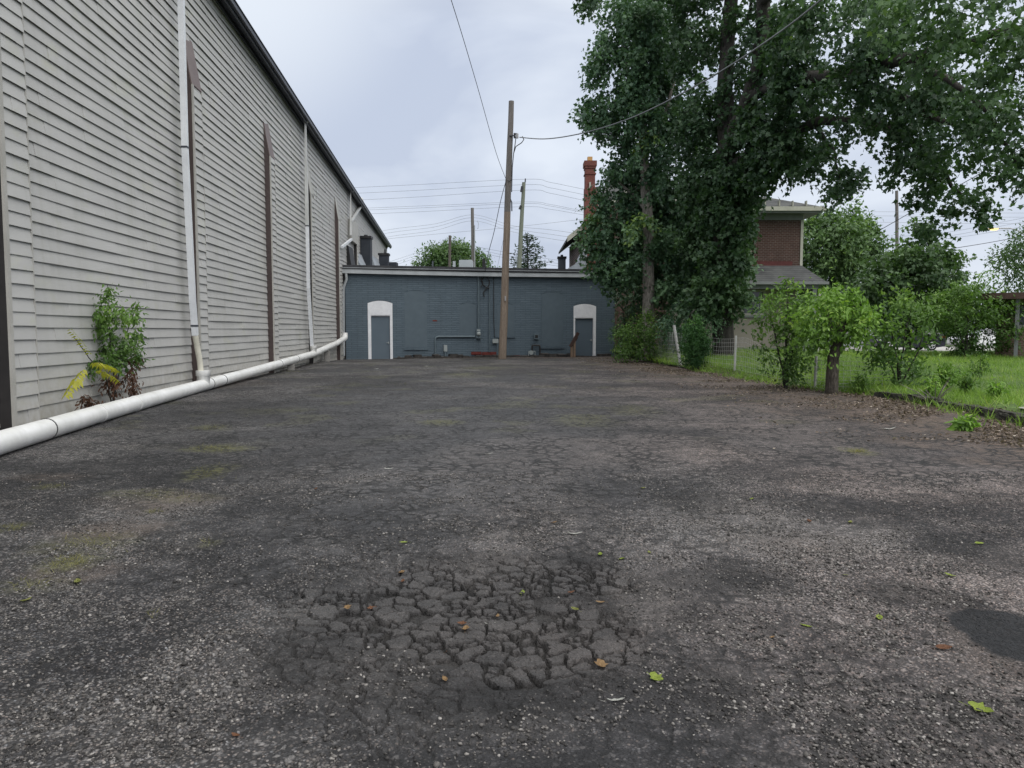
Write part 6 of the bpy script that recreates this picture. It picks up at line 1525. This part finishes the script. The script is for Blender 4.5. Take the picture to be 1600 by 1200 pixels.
# ============================================================ cars on the street
mg = N('car_glass', .05, .7); mg.col((.02, .024, .028))
mt = N('tyre', .8, .2); mt.col((.018, .018, .019))
mm = N('alloy', .3, .6); mm.col((.55, .56, .58)); mm.b.inputs['Metallic'].default_value = .7
ml = N('tail_lamp', .2, .6); ml.col((.42, .02, .03))
mh = N('head_lamp', .1, .6); mh.col((.6, .62, .64))
def paint(name, c):
    m = N(name, .28, .5); m.col(c); m.b.inputs['Coat Weight'].default_value = .6; return m.m
paint('paint_dark', (.028, .030, .045)); paint('paint_white', (.72, .73, .74)); paint('paint_silver', (.36, .38, .40))
def car(label, x, y, z, L, prof, roof, paintm, rz=0, wheel=.33, wb=(.17, .80)):
    """prof: lower body outline (x,z); roof: greenhouse outline (x,z); x runs front(0) to rear(L)"""
    o = thing('parked_car', label, 'car', (x, y, z), rz, 'cars on the street beyond the lawn')
    W = .87
    def loft(poly, ws):
        n = len(poly); vs = []
        for s_ in range(4):
            f = (-1, -.86, .86, 1)[s_]
            for (a, b), w in zip(poly, ws):
                k = 1 if abs(f) == 1 else 1
                zz = b if abs(f) == 1 else b + .03
                vs.append((a, f * w, zz))
        fs = []
        for s_ in range(3):
            for i in range(n):
                j = (i + 1) % n; fs.append((s_ * n + i, s_ * n + j, (s_ + 1) * n + j, (s_ + 1) * n + i))
        fs += [tuple(range(n)), tuple(range(3 * n, 4 * n))[::-1]]
        return vs, fs
    m_ = MB(); vs, fs = loft(prof, [W] * len(prof)); m_.add(vs, fs); body = m_.build('body', MATS[paintm], o, bevel=.03)
    m_ = MB(); vs, fs = loft(roof, [W - .03 if b < 1.0 else W - .17 for a, b in roof]); m_.add(vs, fs); cabin = m_.build('cabin', MATS['car_glass'], o)
    m_ = MB(); tops = [p for p in roof if p[1] > 1.0]; x0, x1 = min(p[0] for p in tops), max(p[0] for p in tops); zt_ = max(p[1] for p in tops)
    m_.box(x0 - .02, x1 + .02, -W + .15, W - .15, zt_ + .005, zt_ + .05); m_.build('roof', MATS[paintm], cabin, bevel=.02)
    m_ = MB(); lows = [p for p in roof if p[1] <= 1.0]; lx0, lx1 = min(p[0] for p in lows), max(p[0] for p in lows); zl = lows[0][1]
    for s_ in (-1, 1):
        for a, b in ((lx0, x0), (lx1, x1), ((lx0 + lx1) / 2, (x0 + x1) / 2 + .05), ((lx1 * .8 + lx0 * .2), x1 * .82 + x0 * .18)):
            m_.tube([(a, s_ * (W - .02), zl), (b, s_ * (W - .155), zt_ + .02)], .045, 6)
    m_.build('pillar', MATS[paintm], cabin)
    for fx in wb:
        for s_ in (-1, 1):
            cx = L * fx; m_ = MB(); m_.tube([(cx, s_ * (W - .20), wheel), (cx, s_ * (W + .012), wheel)], wheel, 24); w = m_.build('wheel', MATS['tyre'], o)
            m_ = MB(); yy0, yy1 = sorted((s_ * (W + .013), s_ * (W + .03)))
            for k in range(5):
                a = 2 * math.pi * k / 5; m_.tube([(cx, s_ * (W + .02), wheel), (cx + math.cos(a) * wheel * .64, s_ * (W + .02), wheel + math.sin(a) * wheel * .64)], .035, 5)
            ring = [(cx + math.cos(2 * math.pi * k / 20) * wheel * .64, s_ * (W + .02), wheel + math.sin(2 * math.pi * k / 20) * wheel * .64) for k in range(21)]
            m_.tube(ring, .025, 5); m_.tube([(cx, s_ * (W + .005), wheel), (cx, s_ * (W + .04), wheel)], .06, 8); m_.build('rim', MATS['alloy'], w)
            a_ = MB(); arc = [(cx + math.cos(math.pi * k / 14) * wheel * 1.13, s_ * (W + .004), wheel + math.sin(math.pi * k / 14) * wheel * 1.13) for k in range(15)]; a_.tube(arc, .03, 5); a_.build('wheel_arch', MATS['tyre'], o)
    for s_ in (-1, 1):
        m_ = MB(); m_.box(L - .26, L + .012, s_ * (W - .12) - .13, s_ * (W - .12) + .13, .80, .98); m_.build('tail_lamp', MATS['tail_lamp'], o, bevel=.02)
        m_ = MB(); m_.box(-.01, .22, s_ * (W - .13) - .14, s_ * (W - .13) + .14, .62, .76); m_.build('headlight', MATS['head_lamp'], o, bevel=.02)
        m_ = MB(); m_.box(L * .30, L * .34, s_ * (W + .09) - .08, s_ * (W + .09) + .08, .95, 1.07); m_.build('mirror', MATS[paintm], o, bevel=.02)
        for hx in (.42, .62):
            m_ = MB(); m_.box(L * hx, L * hx + .16, s_ * (W + .012) - .012, s_ * (W + .012) + .012, .86, .89); m_.build('handle', MATS[paintm], o)
    m_ = MB(); m_.box(L - .05, L + .02, -.26, .26, .62, .74); m_.build('plate', MATS['head_lamp'], o)
    return o
hatch = ([(.0, .28), (0, .62), (.12, .78), (1.15, .95), (3.75, 1.0), (4.28, .98), (4.38, .62), (4.32, .30), (3.9, .24), (.3, .22)], [(1.05, .93), (1.85, 1.46), (3.45, 1.52), (4.02, 1.42), (4.22, .97)])
sedan = ([(.0, .28), (0, .60), (.15, .76), (1.25, .90), (3.9, .95), (4.72, .93), (4.80, .60), (4.74, .30), (4.3, .24), (.3, .22)], [(1.2, .89), (2.0, 1.38), (3.1, 1.41), (4.05, .94)])
xr = P(1456, 551, 50).x
car('dark hatchback with red tail lamp and silver wheels seen between two lawn bushes', xr - 4.38 * .80, 50.9, .10, 4.38, *hatch, 'paint_dark')
xw_ = P(1535, 530, 56).x
car('white sedan on the street behind the small spreading lawn tree', xw_ - 1.2, 57.5, .10, 4.8, *sedan, 'paint_white')
car('silver sedan mostly hidden behind the bright shrubs by the stump', P(1330, 545, 53).x - 2.2, 53.5, .10, 4.8, *sedan, 'paint_silver')

# ============================================================ small stones and fallen leaves on the paving
xs, ys, worn_, tar_, z_, chunk_ = LOT
def pebbles():
    g = np.random.default_rng(3)
    n0 = 210000
    y = 1.6 + 6.0 * g.random(n0) ** 1.4; x = (g.random(n0) * 2 - 1) * (.72 * y + .3)
    ix = np.clip(np.searchsorted(xs, x), 0, len(xs) - 1); iy = np.clip(np.searchsorted(ys, y), 0, len(ys) - 1)
    pr_ = .30 + .8 * worn_[iy, ix] - .1 * tar_[iy, ix] - .8 * chunk_[iy, ix]
    cl = fbm(x * 3.5, y * 3.5, 4, 71)
    keep = g.random(n0) < pr_ * sstep(.34, .62, cl)
    x, y, ix, iy = x[keep], y[keep], ix[keep], iy[keep]; n = len(x)
    s = .0030 + .0050 * g.random(n) ** 2.0 + (g.random(n) < .012) * .005
    ico = bmesh.new(); bmesh.ops.create_icosphere(ico, subdivisions=1, radius=1)
    v = np.array([q.co for q in ico.verts]); f = np.array([[q.index for q in fc.verts] for fc in ico.faces]); ico.free()
    sc = .6 + .8 * g.random((n, 1, 3)); sc[:, :, 2] *= .7
    jit = 1 + .25 * g.normal(size=(n, len(v), 1))
    a = g.random(n) * 6.283; ca, sa = np.cos(a), np.sin(a)
    V = v[None] * sc * jit * s[:, None, None]
    V = np.stack([V[:, :, 0] * ca[:, None] - V[:, :, 1] * sa[:, None], V[:, :, 0] * sa[:, None] + V[:, :, 1] * ca[:, None], V[:, :, 2]], 2)
    V += np.stack([x, y, z_[iy, ix] + s * .25], 1)[:, None, :]
    F_ = (np.arange(n)[:, None, None] * len(v) + f[None]).reshape(-1, 3)
    m = N('chippings', .8, .3); t = m.attr('tint'); m.col(m.ramp(t, [(0, (.022, .021, .020)), (.45, (.075, .070, .066)), (.85, (.17, .158, .147)), (1, (.32, .30, .28))]))
    tag(np_mesh('loose_chippings', V.reshape(-1, 3), F_.ravel(), np.arange(len(F_)) * 3, m.m, attrs=dict(tint=np.repeat(g.random(n) ** 1.2, len(v)))), kind='stuff')
pebbles()
def zat(x, y):
    i = int(np.clip(np.searchsorted(xs, x), 0, len(xs) - 1)); j = int(np.clip(np.searchsorted(ys, y), 0, len(ys) - 1))
    return float(z_[max(j - 1, 0):j + 2, max(i - 1, 0):i + 2].max())
for nm, c_, c2 in (('leaf_lime', (.24, .32, .05), (.36, .43, .09)), ('leaf_tan', (.26, .16, .075), (.40, .27, .14)), ('leaf_rust', (.14, .060, .032), (.24, .12, .065)), ('leaf_pale', (.42, .42, .39), (.56, .56, .52)), ('leaf_olive', (.20, .22, .06), (.30, .31, .10))):
    mottled('fallen_' + nm, c_, c2, 60, .6, .3)
LEAFO = [(0, 0), (.10, .20), (.30, .24), (.42, .42), (.55, .22), (.78, .20), (1, 0), (.80, -.16), (.56, -.24), (.40, -.38), (.28, -.20), (.08, -.18)]
OVAL = [(0, 0), (.12, .13), (.35, .23), (.65, .20), (.88, .09), (1, 0), (.88, -.10), (.62, -.22), (.33, -.21), (.12, -.12)]
def fallen(px, py, kind, label, L=.075, shape=OVAL, ang=None, group='fallen leaves on the paving'):
    p = G(px, py); r = random.Random(px * 7 + py); a = ang if ang is not None else r.uniform(0, 6.28); z = zat(p.x, p.y) + .004
    curl = r.uniform(.10, .28); n = len(shape); fold = r.uniform(.15, .45)
    vs = []
    for k in range(5):                       # spine and outline, curled and folded
        t = k / 4; vs.append((t, 0, curl * (2 * t - 1) ** 2 * .6))
    out = [(u_, v_, curl * (2 * u_ - 1) ** 2 * .6 + abs(v_) * fold + r.uniform(-.02, .03)) for u_, v_ in shape]
    bm = bmesh.new(); V_ = [bm.verts.new(Vector(q)) for q in out]; c = bm.verts.new((.33, 0, 0)); c2 = bm.verts.new((.66, 0, .01))
    for i in range(n):
        j = (i + 1) % n; m = (out[i][0] + out[j][0]) / 2
        bm.faces.new((V_[i], V_[j], c if m < .5 else c2))
        if (out[i][0] < .5) != (out[j][0] < .5): pass
    # bridge the two fans
    up = max((k for k in range(n) if out[k][1] > .05), key=lambda k: -abs(out[k][0] - .5)); dn = max((k for k in range(n) if out[k][1] < -.05), key=lambda k: -abs(out[k][0] - .5))
    for q in (up, dn):
        try: bm.faces.new((c, c2, V_[q]))
        except ValueError: pass
    st = [bm.verts.new(q) for q in ((0, .012, .01), (-.35, .015, .05), (-.35, -.015, .05), (0, -.012, .01))]; bm.faces.new(st)
    ex = bmesh.ops.solidify(bm, geom=bm.faces[:], thickness=.012)
    M_ = Matrix.Translation((p.x, p.y, z)) @ Matrix.Rotation(a, 4, 'Z') @ Matrix.Rotation(r.uniform(-.2, .2), 4, 'X') @ Matrix.Scale(L, 4)
    bm.normal_update(); bm.transform(Matrix.Translation((p.x, p.y, z)).inverted() @ M_)
    me = bpy.data.meshes.new('fallen_leaf'); bm.to_mesh(me); bm.free()
    o = link_mesh('fallen_leaf', me, MATS['fallen_leaf_' + kind]); o.location = (p.x, p.y, z)
    return tag(o, label, 'leaf', group)
FL_ = [
 (1272, 981, 'lime', 'lime green fallen leaf right of the cracked patch, above the pinkish one', .085, 0), (1373, 961, 'lime', 'lime green fallen leaf left of the dark streak on the right', .085, 0), (1017, 1060, 'lime', 'large lime green fallen leaf just right of the cracked lumps', .095, 1), (1512, 1106, 'lime', 'curled lime green fallen leaf in the lower right corner', .11, 1),
 (938, 869, 'lime', 'left one of two lime leaves above the right end of the cracked patch', .075, 0), (967, 878, 'lime', 'right one of two lime leaves above the right end of the cracked patch', .07, 0), (815, 927, 'lime', 'lime green leaf lying on the cracked lumps near their top', .08, 0), (638, 851, 'lime', 'green leaf just above the cracked patch left of centre', .075, 0),
 (1475, 896, 'lime', 'lime green leaf above the dark streak near the right edge', .085, 0), (1523, 849, 'lime', 'thin lime leaf highest up near the right edge', .09, 0), (1327, 817, 'olive', 'small green leaf on the dull ground right of the pale worn patch', .08, 0), (1172, 783, 'lime', 'small lime leaf just above the pale worn patch', .08, 0), (1328, 899, 'olive', 'small olive leaf between the worn patch and the dark streak', .06, 0),
 (905, 954, 'olive', 'pale olive leaf beside the right edge of the cracked lumps', .07, 0), (1016, 868, 'olive', 'tiny olive leaf right of the lime pair', .06, 0), (1000, 765, 'olive', 'dull olive leaf on the far middle ground right of centre', .08, 0), (122, 916, 'olive', 'yellowish leaf flat on the ground at lower left', .10, 0),
 (630, 893, 'tan', 'tan leaf at the upper edge of the cracked patch', .07, 1), (630, 904, 'rust', 'brownish leaf touching the tan one at the upper edge of the cracked patch', .06, 0), (541, 945, 'tan', 'tan leaf at the left end of the cracked lumps', .07, 1), (574, 946, 'rust', 'rusty leaf in a gap of the lumps at left', .065, 1), (727, 984, 'tan', 'tan leaf in the middle of the cracked lumps', .075, 1), (729, 973, 'rust', 'rusty leaf stuck above the tan one in the middle lumps', .06, 1),
 (697, 1004, 'rust', 'small rust leaf in the lower middle of the lumps', .055, 1), (693, 1058, 'tan', 'orange tan leaf below the cracked lumps', .06, 0), (937, 1031, 'tan', 'large orange tan leaf at the right end of the cracked lumps', .10, 1), (887, 927, 'rust', 'rust coloured leaf above the right part of the lumps', .065, 0), (1203, 1000, 'tan', 'round pinkish tan leaf left of the lower right ground', .045, 0), (1461, 1014, 'rust', 'reddish brown leaf beside the smooth black patch', .10, 0),
 (1263, 812, 'rust', 'dark brown leaf on the pale worn patch', .09, 0), (945, 945, 'tan', 'brown leaf with green stalk right of the cracked lumps', .06, 0), (778, 958, 'tan', 'small tan leaf in the upper right lumps', .05, 0), (30, 945, 'olive', 'curled olive leaf at the left edge of the ground', .09, 0), (375, 1153, 'rust', 'tiny rust leaf near the bottom edge', .05, 0), (495, 764, 'rust', 'small rusty leaf on the grey skin left of centre', .08, 0), (870, 820, 'tan', 'pale tan leaf just above the long white scrap', .07, 0),
]
for px, py, k, lab, L_, sh in FL_: fallen(px, py, k, lab, L_ * .82, LEAFO if sh else OVAL)
LT = 'white scraps on the paving'
for px, py, lab, L_ in [(755, 710, 'white scrap in the middle distance left of centre', .14), (600, 733, 'thin white scrap left of the middle', .12), (886, 839, 'long white scrap above the cracked patch', .13), (948, 1100, 'white torn scrap at the bottom right of the cracked lumps', .085), (757, 972, 'small white scrap lying in the cracked lumps', .065), (1375, 671, 'long pale scrap on the brown litter near the stump', .3), (548, 590, 'left white scrap in front of the left door', .22), (585, 577, 'right white scrap in front of the left door', .2), (663, 573, 'white scrap in front of the tall infilled window', .2), (1150, 783, 'tiny white scrap left of the lime leaf', .05)]:
    o = fallen(px, py, 'pale', lab, L_ * .85, [(0, 0), (.10, .10), (.28, .07), (.45, .16), (.62, .10), (.85, .12), (1, .02), (.82, -.08), (.60, -.05), (.42, -.14), (.22, -.09), (.08, -.11)], 0.1, LT); o.name = 'paper_scrap'; o['category'] = 'litter'
